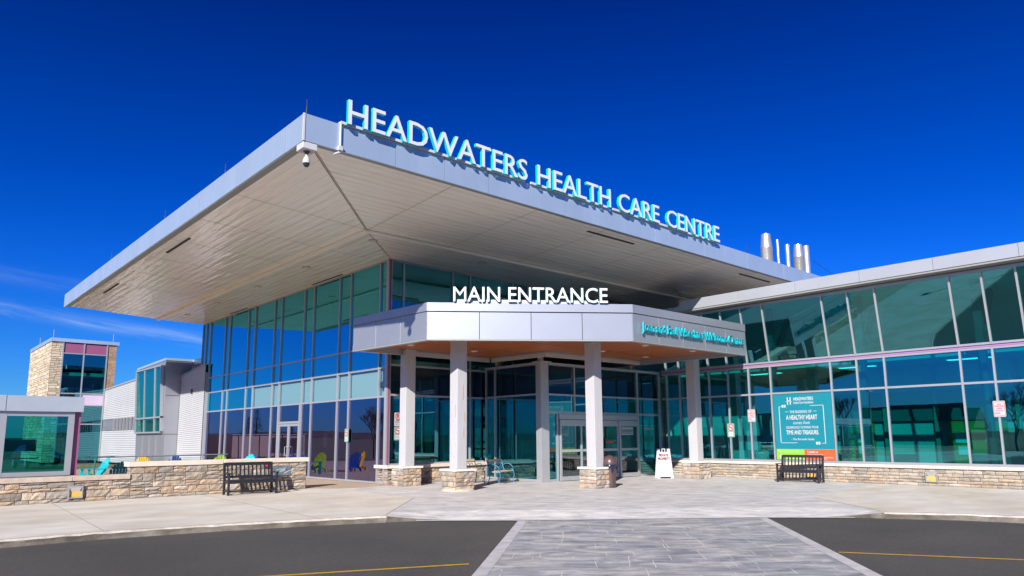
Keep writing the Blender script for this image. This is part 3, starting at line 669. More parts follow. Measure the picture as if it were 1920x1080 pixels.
# ---- chimneys on the far roof
cx0 = thing('exhaust_stack', (0, 0, 0), 'wide stainless exhaust stack with tapered top, leftmost of the row', 'chimney', None)
bpy.data.objects.remove(cx0)
def stack(px_dir, y, top, r, label, taper=True):
    x = px_dir*y; zb = 9.0
    t = thing('exhaust_stack', (x, y, zb), label, 'chimney', 'steel exhaust stacks behind the roof edge')
    prof = [(r, 0), (r, top-zb-r*2.6), (r*1.04, top-zb-r*2.55), (r*.78, top-zb)] if taper else [(r, 0), (r, top-zb)]
    MB().lathe(prof+[(prof[-1][0]*.85, top-zb-.02)], (x, y, zb), 24).build('pipe', CHROME, t, smooth=True)
    zc = top-(top-zb)*.62 if taper else top-(top-zb)*.6
    b = MB(); b.lathe([(r*1.02, zc-zb), (r*1.12, zc-zb), (r*1.12, zc-zb+.28), (r*1.02, zc-zb+.28)], (x, y, zb), 20)
    for q in range(4): b.box((x+r*1.1*math.cos(q*1.57+.5)-.07, y+r*1.1*math.sin(q*1.57+.5)-.07, zc-.03), (x+r*1.1*math.cos(q*1.57+.5)+.07, y+r*1.1*math.sin(q*1.57+.5)+.07, zc+.31))
    b.build('clamp_band', GALV if rnd.random() > .35 else RUST, t)
    b = MB()
    for q in (-1, 1): b.tube([(x, y, zc+.1), (x+q*1.6, y-.3, 9.2)], .02, 5)
    b.build('stay_wire', RUBBER, t)
Yc = 26.0; f_ = Yc/30
stack(57.05/30, Yc, 1.7+17.5*f_,   .43, 'wide tapered stainless exhaust stack, leftmost of the row')
stack(59.1/30, Yc, 1.7+17.4*f_,   .11, 'thinnest stainless exhaust pipe just right of the widest stack', False)
stack(60.9/30, Yc, 1.7+17.25*f_,   .17, 'slim stainless exhaust pipe in the middle of the row', False)
stack(63.0/30, Yc, 1.7+17.6*f_,   .41, 'second wide tapered stainless stack with rusty clamp band')
stack(64.6/30, Yc+1.2, 1.7+18.6*f_,   .27, 'plain medium stainless pipe at the right end of the stacks', False)

# ============================================================ ENTRANCE VESTIBULE
ve = thing('entrance_vestibule', (22, 20.5, 0), 'glazed entrance vestibule with sliding doors below the wood soffit', 'building')
VX, VY = 18.8, 19.34
a_ = dict(o=(VX, 0, 0), u=(0, 1, 0), n=(-1, 0, 0))
for (u0, u1) in ((VY+.24, 21.97), (22.03, 22.6)):
    pane(ve, a_['o'], a_['u'], a_['n'], u0, u1, .10, 3.27, GL_TEAL); pane(ve, a_['o'], a_['u'], a_['n'], u0, u1, 3.33, 4.42, GL_DSHADE)
    bar(ve, 'roller_shade', a_['o'], a_['u'], a_['n'], u0, u1, 3.33, 4.42, -.1, -.085, SHADE)
for u in (22.0, 22.57): bar(ve, 'mullion', a_['o'], a_['u'], a_['n'], u-.03, u+.03, .05, 4.45, -.05, .055, FRAME)
for z, h in ((.06, .05), (3.30, .035), (4.48, .05)): bar(ve, 'transom', a_['o'], a_['u'], a_['n'], VY+.2, 22.6, z-h, z+h, -.05, .045 if z < 4 else .075, FRAME)
MB().box((VX-.06, VY-.06, 0), (VX+.10, VY+.22, 4.56)).box((VX+.10, VY-.06, 0), (VX+.36, VY+.05, 4.55)).build('corner_post', FRAME, ve, bevel=.006)
MB().box((VX-.08, VY-.08, 4.53), (VX+.5, VY+.4, 4.57)).build('corner_cap', FRAME, ve)
b_ = dict(o=(0, VY, 0), u=(1, 0, 0), n=(0, -1, 0)); G3 = (b_['o'], b_['u'], b_['n'])
VR = 26.22
for (u0, u1) in ((19.2, 20.58), (20.66, 22.0), (22.0, 24.56), (24.64, VR-.08)):
    sh = SHADE
    pane(ve, *G3, u0, u1, 3.34, 4.42, GL_DSHADE); bar(ve, 'roller_shade', *G3, u0, u1, 3.34, 4.42, -.1, -.085, sh)
    pane(ve, *G3, u0, u1, 2.66, 3.26, GL_TEAL)
pane(ve, *G3, 19.2, 19.58, .10, 2.56, GL_TEAL); pane(ve, *G3, 24.68, VR-.08, .10, 2.56, GL_TEAL)
for u, z0, z1, w in ((20.62, 2.6, 4.45, .03), (22.0, 2.6, 3.3, .02), (24.6, .0, 4.45, .045), (VR-.03, 0, 4.5, .05), (19.63, 0, 2.6, .04)): bar(ve, 'mullion', *G3, u-w, u+w, z0, z1, -.05, .055, FRAME)
for z, h, q in ((3.30, .035, .045), (2.61, .05, .05), (4.48, .05, .075)): bar(ve, 'transom', *G3, 19.17, VR, z-h, z+h, -.05, q, FRAME)
bar(ve, 'transom', *G3, 24.64, VR-.08, .0, .10, -.05, .045, FRAME); bar(ve, 'transom', *G3, 19.17, 19.6, .0, .10, -.05, .045, FRAME)
# sliding doors
bar(ve, 'door_header', *G3, 19.68, 24.55, 2.36, 2.56, -.12, .10, FRAME)
for (u0, u1, d) in ((19.70, 20.95, .085), (20.93, 22.1, .02), (22.1, 23.27, .02), (23.25, 24.52, .085)):
    dd = MB()
    for (p0, p1, q0, q1) in ((u0, u0+.09, .02, 2.34), (u1-.09, u1, .02, 2.34), (u0+.09, u1-.09, .02, .18), (u0+.09, u1-.09, 2.10, 2.34), (u0+.09, u1-.09, 1.10, 1.20)):
        dd.box((p0, VY-d-.03, q0), (p1, VY-d+.03, q1))
    dr = dd.build('sliding_door', FRAME, ve, bevel=.004)
    pane(dr, *G3, u0+.09, u1-.09, .18, 1.10, GL_CLEAR, 'door_pane', (d, d)); pane(dr, *G3, u0+.09, u1-.09, 1.20, 2.10, GL_CLEAR, 'door_pane', (d, d))
    if d < .05:
        MB().box((u0+.35, VY-d-.012, 1.42), (u0+.80, VY-d-.006, 1.50)).build('door_sticker', mat('sticker_red', (.55, .03, .05), .5), dr)
    if u0 > 23: 
        MB().box((u0+.14, VY-d-.012, 1.75), (u0+.92, VY-d-.006, 2.06)).build('notice', mat('notice_white', (.45, .50, .52), .6), dr)
        for q, (cc, z) in enumerate((((.16, .45, .05), 1.98), ((.20, .08, .35), 1.93), ((.05, .25, .35), 1.88), ((.03, .20, .25), 1.82))): MB().box((u0+.16, VY-d-.018, z-.02), (u0+.90, VY-d-.0125, z+.015)).build('notice_stripe', mat('stripe%d' % q, cc, .6), dr)
decal('The Copland Family', 'lettering', (0, VY-.004, 0), (1, 0, 0), (0, -1, 0), 24.98, 25.75, 1.93, 2.07, WHITE, ve, .01)
decal('Main Entrance in honour of the generosity of', 'lettering', (0, VY-.004, 0), (1, 0, 0), (0, -1, 0), 24.80, 25.95, 2.12, 2.17, WHITE, ve)
MB().box((VX+.15, VY+.1, 4.42), (VR, 22.6, 4.52)).build('roof', INTW, ve)
MB().box((VX+.1, VY+.12, .005), (26.2, 22.6, .012)).build('floor', INTF, ve)
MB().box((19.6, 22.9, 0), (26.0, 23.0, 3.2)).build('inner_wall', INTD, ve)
for x in (20.2, 21.9, 23.6, 25.2): MB().box((x-.04, 22.5, 0), (x+.04, 22.6, 4.4)).build('inner_mullion', FRAME, ve)
for (x, y) in ((18.92, 21.98), (18.9, 19.44), (24.4, 19.5)): MB().box((x-.08, y-.08, 4.55), (x+.08, y+.08, 4.72)).build('stub_post', mat('stub_tan', (.5, .42, .36), .6), ve)

# ============================================================ ENTRANCE CANOPY
ca = thing('entrance_canopy', (17.5, 18, 4.66), 'silver panelled entrance canopy with angled front and cedar underside', 'canopy')
P0, P1, P2, P3 = (12.17, 21.86), (12.46, 17.83), (17.66, 13.95), (24.27, 13.83)
ZL, ZM, ZU = 4.66, 5.56, 5.85
inner = [(24.2, 18.72), (18.62, 18.95), (18.40, 21.85)]
poly = [P0, P1, P2, P3]+inner
big = [P0, P1, P2, P3, (24.27, 22.6), (14.2, 22.6), (14.2, 21.95)]
def inset(p, q, d):
    t = (Vector(q)-Vector(p)).normalized(); return Vector((t.y, -t.x))*d    # outward for this winding
MB().prism([(p[0], p[1]) for p in [(12.3, 21.8), (12.55, 17.9), (17.7, 14.05), (24.2, 13.95), (24.2, 18.7), (24.2, 22.6), (14.25, 22.6), (14.25, 21.8)]], 4.95, 5.80).build('canopy_slab', WPANEL, ca, keep=True)
MB().prism([(p[0], p[1]) for p in [(12.28, 21.82), (12.53, 17.88), (17.69, 14.02), (24.22, 13.92), (24.22, 18.7), (24.22, 22.6), (14.25, 22.6), (14.25, 21.82)]], 4.90, 4.948).build('wood_soffit', WOOD, ca, keep=True)
for (p, q, n, nm) in ((P0, P1, 3, 'left'), (P1, P2, 4, 'front'), (P2, P3, 5, 'right')):
    pv, qv = Vector((*p, 0)), Vector((*q, 0)); t = (qv-pv).normalized(); w = Vector((t.y, -t.x, 0)); w = w if w.dot(Vector((-1, -1, 0))) > 0 else -w; Ln = (qv-pv).length
    for i in range(n):
        a, b = Ln*i/n+.008, Ln*(i+1)/n-.008
        MB().obox(pv+t*a+Vector((0, 0, ZL+.04)), t*(b-a), -w*.05, Vector((0, 0, ZM-ZL-.05))).build('fascia_panel', PANEL, ca, bevel=.003, seg=1)
    MB().obox(pv+t*.02-w*.05+Vector((0, 0, ZL+.03)), t*(Ln-.04), -w*.06, Vector((0, 0, ZU-ZL-.05))).build('fascia_backing', JOINTL if nm != 'front' else GAP, ca)
    MB().obox(pv-t*.0+w*.012+Vector((0, 0, ZM+.02)), t*Ln, -w*.10, Vector((0, 0, ZU-ZM-.02))).build('coping_flashing', PANEL, ca, bevel=.004, seg=1)
    MB().obox(pv+w*.018+Vector((0, 0, ZL)), t*Ln, -w*.20, Vector((0, 0, .035))).build('drip_edge', LIP, ca)
MB().box((P0[0], P0[1]-.05, ZL+.04), (14.2, P0[1], ZU)).build('end_fascia', PANEL, ca)
MB().box((P3[0]-.05, P3[1]+.06, ZL+.04), (P3[0], 22, ZU)).build('end_fascia', PANEL, ca)
SOFB_ = mat('beam_tan', (.50, .46, .43), .45, .1)
for (p, q) in (((12.25, 21.93), (18.45, 21.93)), ((18.50, 21.93), (18.70, 19.02)), ((18.70, 18.98), (24.25, 18.78)), ((24.25, 18.7), (24.25, 14.0))):
    pv, qv = Vector((*p, 0)), Vector((*q, 0)); t = (qv-pv).normalized(); w = Vector((t.y, -t.x, 0)); Ln = (qv-pv).length; n = max(1, round(Ln/1.6))
    for i in range(n): MB().obox(pv+t*(Ln*i/n+.006)+Vector((0, 0, 4.70)), t*(Ln/n-.012), -w*.10, Vector((0, 0, .198))).build('perimeter_beam', SOFB_, ca, bevel=.004, seg=1)
    MB().obox(pv+w*.05+Vector((0, 0, 4.84)), t*Ln, -w*.04, Vector((0, 0, .056))).build('beam_trim', PANEL, ca)
for (x, y) in ((13.72, 20.6), (16.6, 20.65), (20.4, 17.6), (20.3, 15.5), (23.3, 17.8), (23.1, 15.4)):
    t_ = MB().lathe([(.12, -.014), (.14, -.004), (.14, .01)], (x, y, 4.895), 20).build('downlight', WHITE, ca); MB().lathe([(.09, -.018), (.09, -.012)], (x, y, 4.895), 18).build('lens', mat('lamp_lens', (.85, .83, .78), .3), t_)

# columns on stone plinths
def column(x, y, label, s=.20, ps=.40):
    t = thing('canopy_column', (x, y, 0), label, 'column', 'canopy columns on stone plinths')
    MB().box((x-s, y-s, .69), (x+s, y+s, 4.89)).build('shaft', COLP, t, bevel=.012)
    MB().box((x-s-.05, y-s-.05, 4.86), (x+s+.05, y+s+.05, 4.897)).build('head_plate', LIP, t)
    b = MB(); q = ps-.03; b.box((x-q, y-q, 0), (x+q, y+q, .62), 1); sd_ = int(x*10)
    ashlar(b, (x-q, y-q, .0), (1, 0, 0), (0, -1, 0), 2*q, .62, sd_, rows=(.12, .17), w=(.18, .38)); ashlar(b, (x-q, y+q, .0), (0, -1, 0), (-1, 0, 0), 2*q, .62, sd_+1, rows=(.12, .17), w=(.18, .38), mul=1.05)
    ashlar(b, (x+q, y-q, .0), (0, 1, 0), (1, 0, 0), 2*q, .62, sd_+2, rows=(.12, .17), w=(.18, .38)); ashlar(b, (x+q, y+q, .0), (-1, 0, 0), (0, 1, 0), 2*q, .62, sd_+3, rows=(.12, .17), w=(.18, .38))
    b.build('plinth', [STONE, MORT], t)
    MB().box((x-ps-.03, y-ps-.03, .62), (x+ps+.03, y+ps+.03, .69)).build('plinth_cap', CAPW, t, bevel=.006)
    return t
column(14.40, 21.78, 'square white column with stone plinth nearest the main building corner')
c2_ = column(14.25, 18.55, 'square rust-stained white column whose rough stone plinth stands on a round mortar base')
for (dx, dy, z0, z1) in ((-.204, -.10, 2.35, 2.75), (.03, -.204, 2.9, 3.4), (.10, -.204, 2.2, 2.5), (.06, -.204, 1.7, 2.0)):
    MB().box((14.25+dx-.005, 18.55+dy-.005, z0), (14.25+dx+(.008 if abs(dy) > .2 else .005), 18.55+dy+(.005 if abs(dy) > .2 else .008), z1)).build('rust_streak', mat('rust_stain', (.42, .24, .10), .8), c2_)
MB().lathe([(.55, 0), (.52, .05), (.46, .08)], (14.25, 18.55, 0), 28).build('mortar_base', mat('mortar_pale', (.46, .40, .33), .9, var=.2, vscale=5, bump=.6), c2_)
column(18.15, 16.10, 'square white column right behind the trash can, before the sliding doors')
column(24.75, 16.55, 'square white column right of the sandwich board, by the right wing')

# canopy sign
es = thing('entrance_sign', (15.5, 15.5, ZU), 'white MAIN ENTRANCE lettering with blue edges standing on the canopy front', 'sign')
t = (Vector((*P2, 0))-Vector((*P1, 0))).normalized(); w = Vector((-abs(t.y), -abs(t.x), 0)); o_ = Vector((*P1, 0))+w*.06
sc_ = .987
letters('MAIN ENTRANCE', o_, t, w, .81*sc_, 5.76*sc_, ZU+.02, ZU+.49, .10, [LETW, mat('letter_blue_edge', (.01, .30, .42), .4)], es, .006)
MB().obox(o_+t*.82-w*.12+Vector((0, 0, ZU)), t*4.85, -w*.04, Vector((0, 0, .115))).build('raceway', WHITE, es)
# donor lettering on the right face
ws = thing('welcome_centre_sign', (21.2, 13.6, 5.0), 'deep cyan lettering reading Joan and Paul Waechter Welcome Centre on the canopy right face', 'sign')
t = (Vector((*P3, 0))-Vector((*P2, 0))).normalized(); w = Vector((t.y, -t.x, 0)); w = w if w.y < 0 else -w
letters('Joan and Paul Waechter Welcome Centre', Vector((*P2, 0))+w*.10, t, w, .36, 6.25, 5.03, 5.31, .07, [LETG, CYAN], ws, -.006)

# ============================================================ RIGHT WING
XW = 26.3
wg = thing('right_wing', (XW+2, 8, 0), 'low wing with outward leaning upper teal glazing on a stone base', 'building')
colsW = [18.95, 18.27, 16.78, 15.88, 14.94, 13.99, 11.60, 10.65, 9.70, 7.35, 6.43, 5.5, 3.15, 2.2, 1.25, -1.1, -2.05, -4.4]
WG = ((XW, 0, 0), (0, 1, 0), (-1, 0, 0))
for i in range(len(colsW)-1):
    u1, u0 = colsW[i]-.03, colsW[i+1]+.03
    pane(wg, *WG, u0, u1, .72, 3.27, GL_TEAL if i != 5 else GL_TEAL); pane(wg, *WG, u0, u1, 3.35, 4.38, GL_TEAL)
    pane(wg, *WG, u0, u1, 4.60, 6.80, GL_TEAL, 'window_pane', (.02, .40))
for u in colsW:
    bar(wg, 'mullion', *WG, u-.03, u+.03, .70, 4.42, -.06, .055, FRAME)
    bar(wg, 'upper_mullion', *WG, u-.03, u+.03, 4.56, 6.86, -.06, .05, FRAME, .02, .40)
for z, h, q, m in ((.70, .045, .06, FRAME), (3.31, .035, .045, FRAME), (4.40, .035, .05, FRAME), (4.475, .030, .02, mat('purple_trim', (.36, .16, .38), .4)), (4.55, .035, .06, FRAME)):
    bar(wg, 'transom', *WG, -4.4, 19.2, z-h, z+h, -.05, q, m)
bar(wg, 'head_frame', *WG, -4.4, 19.0, 6.80, 6.90, .34, .47, FRAME)
s_ = MB(); s_.box((XW-.06, -4.4, 0), (XW+.3, 18.95, .56), 1); ashlar(s_, (XW-.06, 18.95, 0), (0, -1, 0), (-1, 0, 0), 23.3, .56, 31, rows=(.10, .15, .20), w=(.26, .72), mul=.84, tones=[(.48, .41, .33), (.52, .44, .35), (.44, .38, .31), (.50, .39, .29), (.41, .37, .33), (.54, .48, .40)])
s_.build('stone_base', [STONE, MORT], wg)
for i in range(14): MB().box((XW-.16, 18.95-1.65*(i+1)+.004, .56), (XW-.0, 18.95-1.65*i-.004, .66)).build('base_cap', BEIGEJ, wg, bevel=.006, seg=1)
# roof edge
ys = [17.0]+[17.0-2.35*i for i in range(1, 9)]+[-4.4]
for i in range(len(ys)-1): MB().box((25.36, ys[i+1]+.005, 7.0), (25.42, ys[i]-.005, 7.42)).build('fascia_panel', WPANEL, wg, bevel=.003, seg=1)
b = MB(); b.prism([(25.36, 0), (25.42, 0), (25.42, 0)], 0, 0); 
e_ = MB(); e_.v = [(25.36, 17.0, 7.0), (25.42, 17.0, 7.0), (25.42, 17.0, 7.42), (25.36, 17.0, 7.42), (25.36, 17.75, 7.0), (25.42, 17.75, 7.0), (25.42, 17.3, 7.42), (25.36, 17.3, 7.42)]
for f in ((0, 1, 2, 3), (4, 7, 6, 5), (0, 3, 7, 4), (1, 5, 6, 2), (3, 2, 6, 7), (0, 4, 5, 1)): e_.f.append(f); e_.m.append(0); e_.t.append(None)
e_.build('fascia_panel', WPANEL, wg)
MB().box((25.42, -4.4, 6.99), (33, 17.3, 7.40)).box((26.0, 17.3, 6.95), (33, 22.6, 7.30)).build('roof', WPANEL, wg)
MB().box((25.39, -4.4, 6.93), (26.1, 17.5, 6.985)).build('eaves_soffit', LIP, wg)
MB().box((25.98, 17.3, 6.9), (26.02, 22.6, 7.32)).build('recessed_fascia', FASC, wg)
# interior of the wing
MB().box((XW+.1, -4.4, .012), (33, 22.6, .03)).build('interior_floor', INTF, wg)
MB().box((31.2, -4.4, 0.03), (31.4, 22.7, 7)).build('interior_wall', INTW, wg); MB().box((26.4, -4.6, 0), (33, -4.4, 7)).build('interior_wall', INTW, wg)
MB().box((28.2, -4.4, 4.42), (31.2, 22.6, 4.52)).build('interior_ceiling', INTW, wg)
MB().box((XW+.12, -4.4, 6.9), (33, 22.6, 6.97)).build('upper_ceiling', INTW, wg)
for y in (18.3, 14.5, 10.9, 7.0, 3, -1): 
    MB().box((27.3, y-.12, .03), (27.55, y+.12, 6.9)).build('interior_column', mat('steel_dark', (.07, .09, .10), .5), wg)
    MB().obox((27.4, y-.08, 4.6), (1.6, 0, 2.2), (0, .16, 0), (.2, 0, -.15)).build('interior_brace', mat('steel_dark', (.07, .09, .10), .5), wg)
for y in (12.6, 8.9, 7.9, 5.6, 3.0): 
    d_ = MB().box((31.1, y-.5, .03), (31.19, y+.5, 2.2)).build('interior_door', DOORY, wg)
    MB().box((31.06, y-.22, 1.35), (31.095, y+.22, 1.72)).build('paper_notice', PAPER, d_); MB().box((31.06, y-.18, .9), (31.095, y+.16, 1.22)).build('paper_notice', PAPER, d_)
for y in (16, 12, 8, 4, 0): MB().box((29.5, y-.7, 4.395), (29.8, y+.7, 4.418)).build('ceiling_light', mat('tube_light', (.9, .9, .9), .5, emit=((.8, 1, .95), 1.2)), wg)
for y in (13.8, 11.6, 9.7, 7.0, 4.4, 1.6): MB().box((31.0, y-.07, .03), (31.2, y+.07, 4.4)).build('wall_pilaster', mat('pilaster_green', (.10, .26, .22), .7), wg)
MB().box((31.02, -4.4, 2.22), (31.2, 14, 2.36)).build('door_header', INTD, wg); MB().box((31.1, -4.4, 2.36), (31.19, 14, 3.4)).build('dark_transom', INTD, wg)
for (x, y, w_) in ((28.6, 10.4, .9), (28.9, 7.6, 1.2), (29.2, 13.1, .8), (28.2, 5.2, .7), (29.0, 17.4, .9)):
    b = MB(); b.box((x, y-w_/2, .40), (x+.55, y+w_/2, .48)).box((x+.5, y-w_/2, .48), (x+.58, y+w_/2, .95))
    for dx in (.03, .5):
        for dy in (-w_/2+.05, w_/2-.05): b.box((x+dx-.02, y+dy-.02, .03), (x+dx+.02, y+dy+.02, .40))
    b.build('waiting_seat', mat('seat_dark', (.04, .08, .10), .6), wg)
bk = MB(); bk.box((28.0, 14.3, .03), (28.7, 16.9, 1.05)); bk.build('reception_desk', INTW, wg)
MB().box((28.4, 2.4, .03), (28.6, 6.2, 3.3)).build('brick_partition', mat('interior_brick', (.30, .17, .07), .8, var=.2, vscale=6), wg)

# poster on the wing window
po = thing('window_poster', (XW-.02, 12.8, .75), 'teal donor poster with white quotation on a wing window', 'poster')
PO = ((XW-.012, 0, 0), (0, -1, 0), (-1, 0, 0))
def pr(name, y0, y1, z0, z1, m, d=0): return MB().box((XW-.014-d, -y0, z0), (XW-.008-d, -y1, z1)).build(name, m, po)
yl, yr = -13.93, -11.66
pr('backing', yl, yr, 1.16, 3.26, mat('poster_teal', (.004, .19, .25), .45, var=.05, vscale=1)); pr('green_band', yl, -12.82, .76, 1.16, mat('poster_green', (.22, .50, .03), .5)); pr('orange_band', -12.82, yr, .76, 1.16, mat('poster_orange', (.75, .10, .03), .5))
def pt(s, x0, x1, z0, z1, bold=.0, shear=0): return decal(s, 'lettering', (XW-.020, 0, 0), (0, -1, 0), (-1, 0, 0), yl+x0*2.27, yl+x1*2.27, z0, z1, WHITE, po, bold, shear)
def ty(v): return .76+2.50*(1-v)      # v: 0 top .. 1 bottom of the poster
for s, x0, x1, v0, v1, bo, sh in (('HEADWATERS', .36, .70, .055, .105, .02, 0), ('Health Care Foundation', .36, .70, .118, .155, .01, 0), ('THE BLESSING OF', .28, .66, .255, .295, .01, 0), ('A HEALTHY HEART', .21, .75, .325, .395, .022, 0),
        ('comes from', .33, .62, .415, .465, .0, .4), ('GENEROUSLY SOWING YOUR', .20, .76, .495, .53, .01, 0), ('TIME AND TREASURE.', .20, .76, .555, .62, .022, 0), ('- The Burnside Family', .28, .68, .675, .715, .01, .2),
        ('Stay up to date with us!', .03, .46, .86, .895, .01, 0), ('Contact us', .54, .72, .86, .895, .02, 0), ('hhcfoundation.com', .54, .80, .905, .93, 0, 0), ('headwatershealth.ca', .74, .97, .945, .97, 0, 0), ('. 2303', .78, .86, .975, .995, 0, 0)):
    pt(s, x0, x1, ty(v1), ty(v0), bo, sh)
b = MB()
def pl_(x0, x1, v0, v1): b.box((XW-.024, -(yl+x0*2.27), ty(v1)), (XW-.018, -(yl+x1*2.27), ty(v0)))
for a in ((.245, .262, .05, .165), (.295, .312, .05, .165), (.262, .295, .10, .115), (.225, .33, .112, .12), (.09, .10, .19, .74), (.09, .13, .185, .192), (.64, .86, .185, .192), (.855, .865, .19, .75), (.10, .38, .742, .749), (.80, .865, .748, .755), (.20, .255, .27, .276), (.69, .745, .27, .276),
          (.145, .175, .165, .205), (.185, .215, .165, .205), (.70, .73, .73, .77), (.74, .77, .73, .77)): pl_(*a)
for i in range(4):
    cx = yl+(.09+i*.11)*2.27; z = ty(.955); k0 = len(b.v); b.v += [(XW-.020, -(cx+.08*math.cos(q*.3927)), z+.08*math.sin(q*.3927)) for q in range(16)]; b.f.append(tuple(k0+q for q in range(16))); b.m.append(0); b.t.append(None)
b.build('emblem', WHITE, po)

# ============================================================ traffic signs fixed to the mullions
SIGNG = mat('sign_green_grey', (.20, .34, .28), .5); RED = mat('sign_red', (.60, .02, .03), .5); INK = mat('sign_ink', (.03, .03, .04), .5)
def ring(b, c, u, r0, r1, d, w, n=24, mi=0):
    c, u, w = Vector(c), Vector(u), Vector(w); k0 = len(b.v)
    for q in range(n):
        a = 6.28318*q/n; dr = u*math.cos(a)+Vector((0, 0, 1))*math.sin(a); b.v += [tuple(c+w*d+dr*r0), tuple(c+w*d+dr*r1)]
    for q in range(n):
        p = (q+1) % n; b.f.append((k0+2*q, k0+2*q+1, k0+2*p+1, k0+2*p)); b.m.append(mi); b.t.append(None)
def plate(parent, name, c, u, w, sx, sz, m, d0=0, d1=.012, rad=.03):
    c, u, w = Vector(c), Vector(u), Vector(w); pts = []
    for (cx, cz, a0) in ((1, 1, 0), (-1, 1, 90), (-1, -1, 180), (1, -1, 270)):
        for q in range(4): a = R(a0+q*30); pts.append((cx*(sx/2-rad)+rad*math.cos(a), cz*(sz/2-rad)+rad*math.sin(a)))
    b = MB(); n = len(pts); Z = Vector((0, 0, 1))
    b.v = [tuple(c+u*p[0]+Z*p[1]+w*d) for d in (d0, d1) for p in pts]
    for f in [tuple(range(n))[::-1], tuple(range(n, 2*n))]+[(i, (i+1) % n, n+(i+1) % n, n+i) for i in range(n)]: b.f.append(f if u.cross(Z).dot(w) > 0 else f[::-1]); b.m.append(0); b.t.append(None)
    return b.build(name, m, parent)
def no_smoking(c, u, w, label, sx=.30, sz=.52):
    t = thing('no_smoking_sign', c, label, 'sign'); c, u, w = Vector(c), Vector(u), Vector(w); Z = Vector((0, 0, 1))
    plate(t, 'plate', c, u, w, sx, sz, SIGNG); b = MB(); cc = c+Z*sz*.2
    k0 = len(b.v); b.v += [tuple(cc+w*.014+(u*math.cos(q*.2618)+Z*math.sin(q*.2618))*sx*.37) for q in range(24)]; b.f.append(tuple(k0+q for q in range(24))); b.m.append(0); b.t.append(None); b.build('disc', WHITE, t)
    b = MB(); b.obox(cc-u*.07-Z*.01+w*.015, u*.14, Z*.025, w*.002); b.build('cigarette', INK, t)
    b = MB(); ring(b, cc, u, sx*.32, sx*.40, .018, w); dg = (u-Z).normalized(); pp = (u+Z).normalized()
    b.obox(cc-dg*sx*.36-pp*.014+w*.017, dg*sx*.72, pp*.028, w*.003); b.build('prohibition_ring', RED, t)
    plate(t, 'notice', c-Z*sz*.27, u, w, sx*.66, sz*.28, WHITE, .012, .016, .01)
    decal('BY LAW', 'lettering', c-Z*(sz*.27)+w*.018, u, w, -.07, .07, -.02, .015, INK, t); return t
def no_parking(c, u, w, label, pict=False, sx=.33, sz=.50):
    t = thing('no_parking_sign', c, label, 'sign'); c, u, w = Vector(c), Vector(u), Vector(w); Z = Vector((0, 0, 1))
    plate(t, 'plate', c, u, w, sx, sz, mat('sign_white', (.42, .42, .43), .45))
    o = c+w*.016
    if pict:
        cc = c+Z*sz*.22; b = MB(); ring(b, cc, u, .095, .125, .018, w); dg = (u-Z).normalized(); pp = (u+Z).normalized(); b.obox(cc-dg*.11-pp*.014+w*.017, dg*.22, pp*.028, w*.003)
        b.build('prohibition_ring', RED, t); decal('P', 'lettering', cc+w*.014, u, w, -.045, .05, -.07, .07, INK, t, .03)
        decal('FIRE', 'lettering', o, u, w, -.09, .09, -.065, -.015, INK, t, .01); decal('ROUTE', 'lettering', o, u, w, -.11, .11, -.135, -.085, INK, t, .01); decal('<  >', 'lettering', o, u, w, -.1, .1, -.21, -.165, INK, t, .02)
    else:
        b = MB()
        for (a0, a1, z0, z1) in ((-sx*.44, sx*.44, sz*.43, sz*.445), (-sx*.44, sx*.44, -sz*.445, -sz*.43), (-sx*.455, -sx*.43, -sz*.43, sz*.43), (sx*.43, sx*.455, -sz*.43, sz*.43)): b.obox(o+u*a0+Z*z0, u*(a1-a0), Z*(z1-z0), w*.002)
        b.build('border', RED, t)
        for s, x0, x1, z0, z1, m in (('NO', -.05, .05, .125, .165, RED), ('PARKING', -.12, .12, .065, .105, RED), ('FIRE', -.07, .07, -.01, .03, mat('sign_magenta', (.5, .04, .22), .5)), ('ROUTE', -.09, .09, -.075, -.035, MATS['sign_magenta'] if 'sign_magenta' in MATS else RED), ('BY-LAW', -.12, .02, -.15, -.12, INK)): decal(s, 'lettering', o, u, w, x0, x1, z0, z1, m, t, .015)
        MB().obox(o+u*.03-Z*.155, u*.10, Z*.045, w*.002).build('sticker', PAPER, t)
    return t
aN = ((0, -1, 0), (-1, 0, 0))
no_smoking((XA-.066, 25.56, 1.80), *aN, 'green-edged no smoking sign on a mullion of the left purple glass')
no_parking((14.55, YB-.075, 2.37), (1, 0, 0), (0, -1, 0), 'white fire route no parking sign beside the leftmost column', True, .30, .50)
no_smoking((14.55, YB-.075, 1.85), (1, 0, 0), (0, -1, 0), 'no smoking sign under the fire route sign beside the leftmost column', .30, .50)
no_smoking((XW-.066, 15.83, 1.90), *aN, 'no smoking sign on the wing mullion left of the poster', .32, .56)
no_parking((XW-.066, 14.87, 2.47), *aN, 'white and red NO PARKING FIRE ROUTE sign just left of the poster')
no_parking((XW-.066, 6.40, 2.46), *aN, 'white and red NO PARKING FIRE ROUTE sign near the right picture edge')

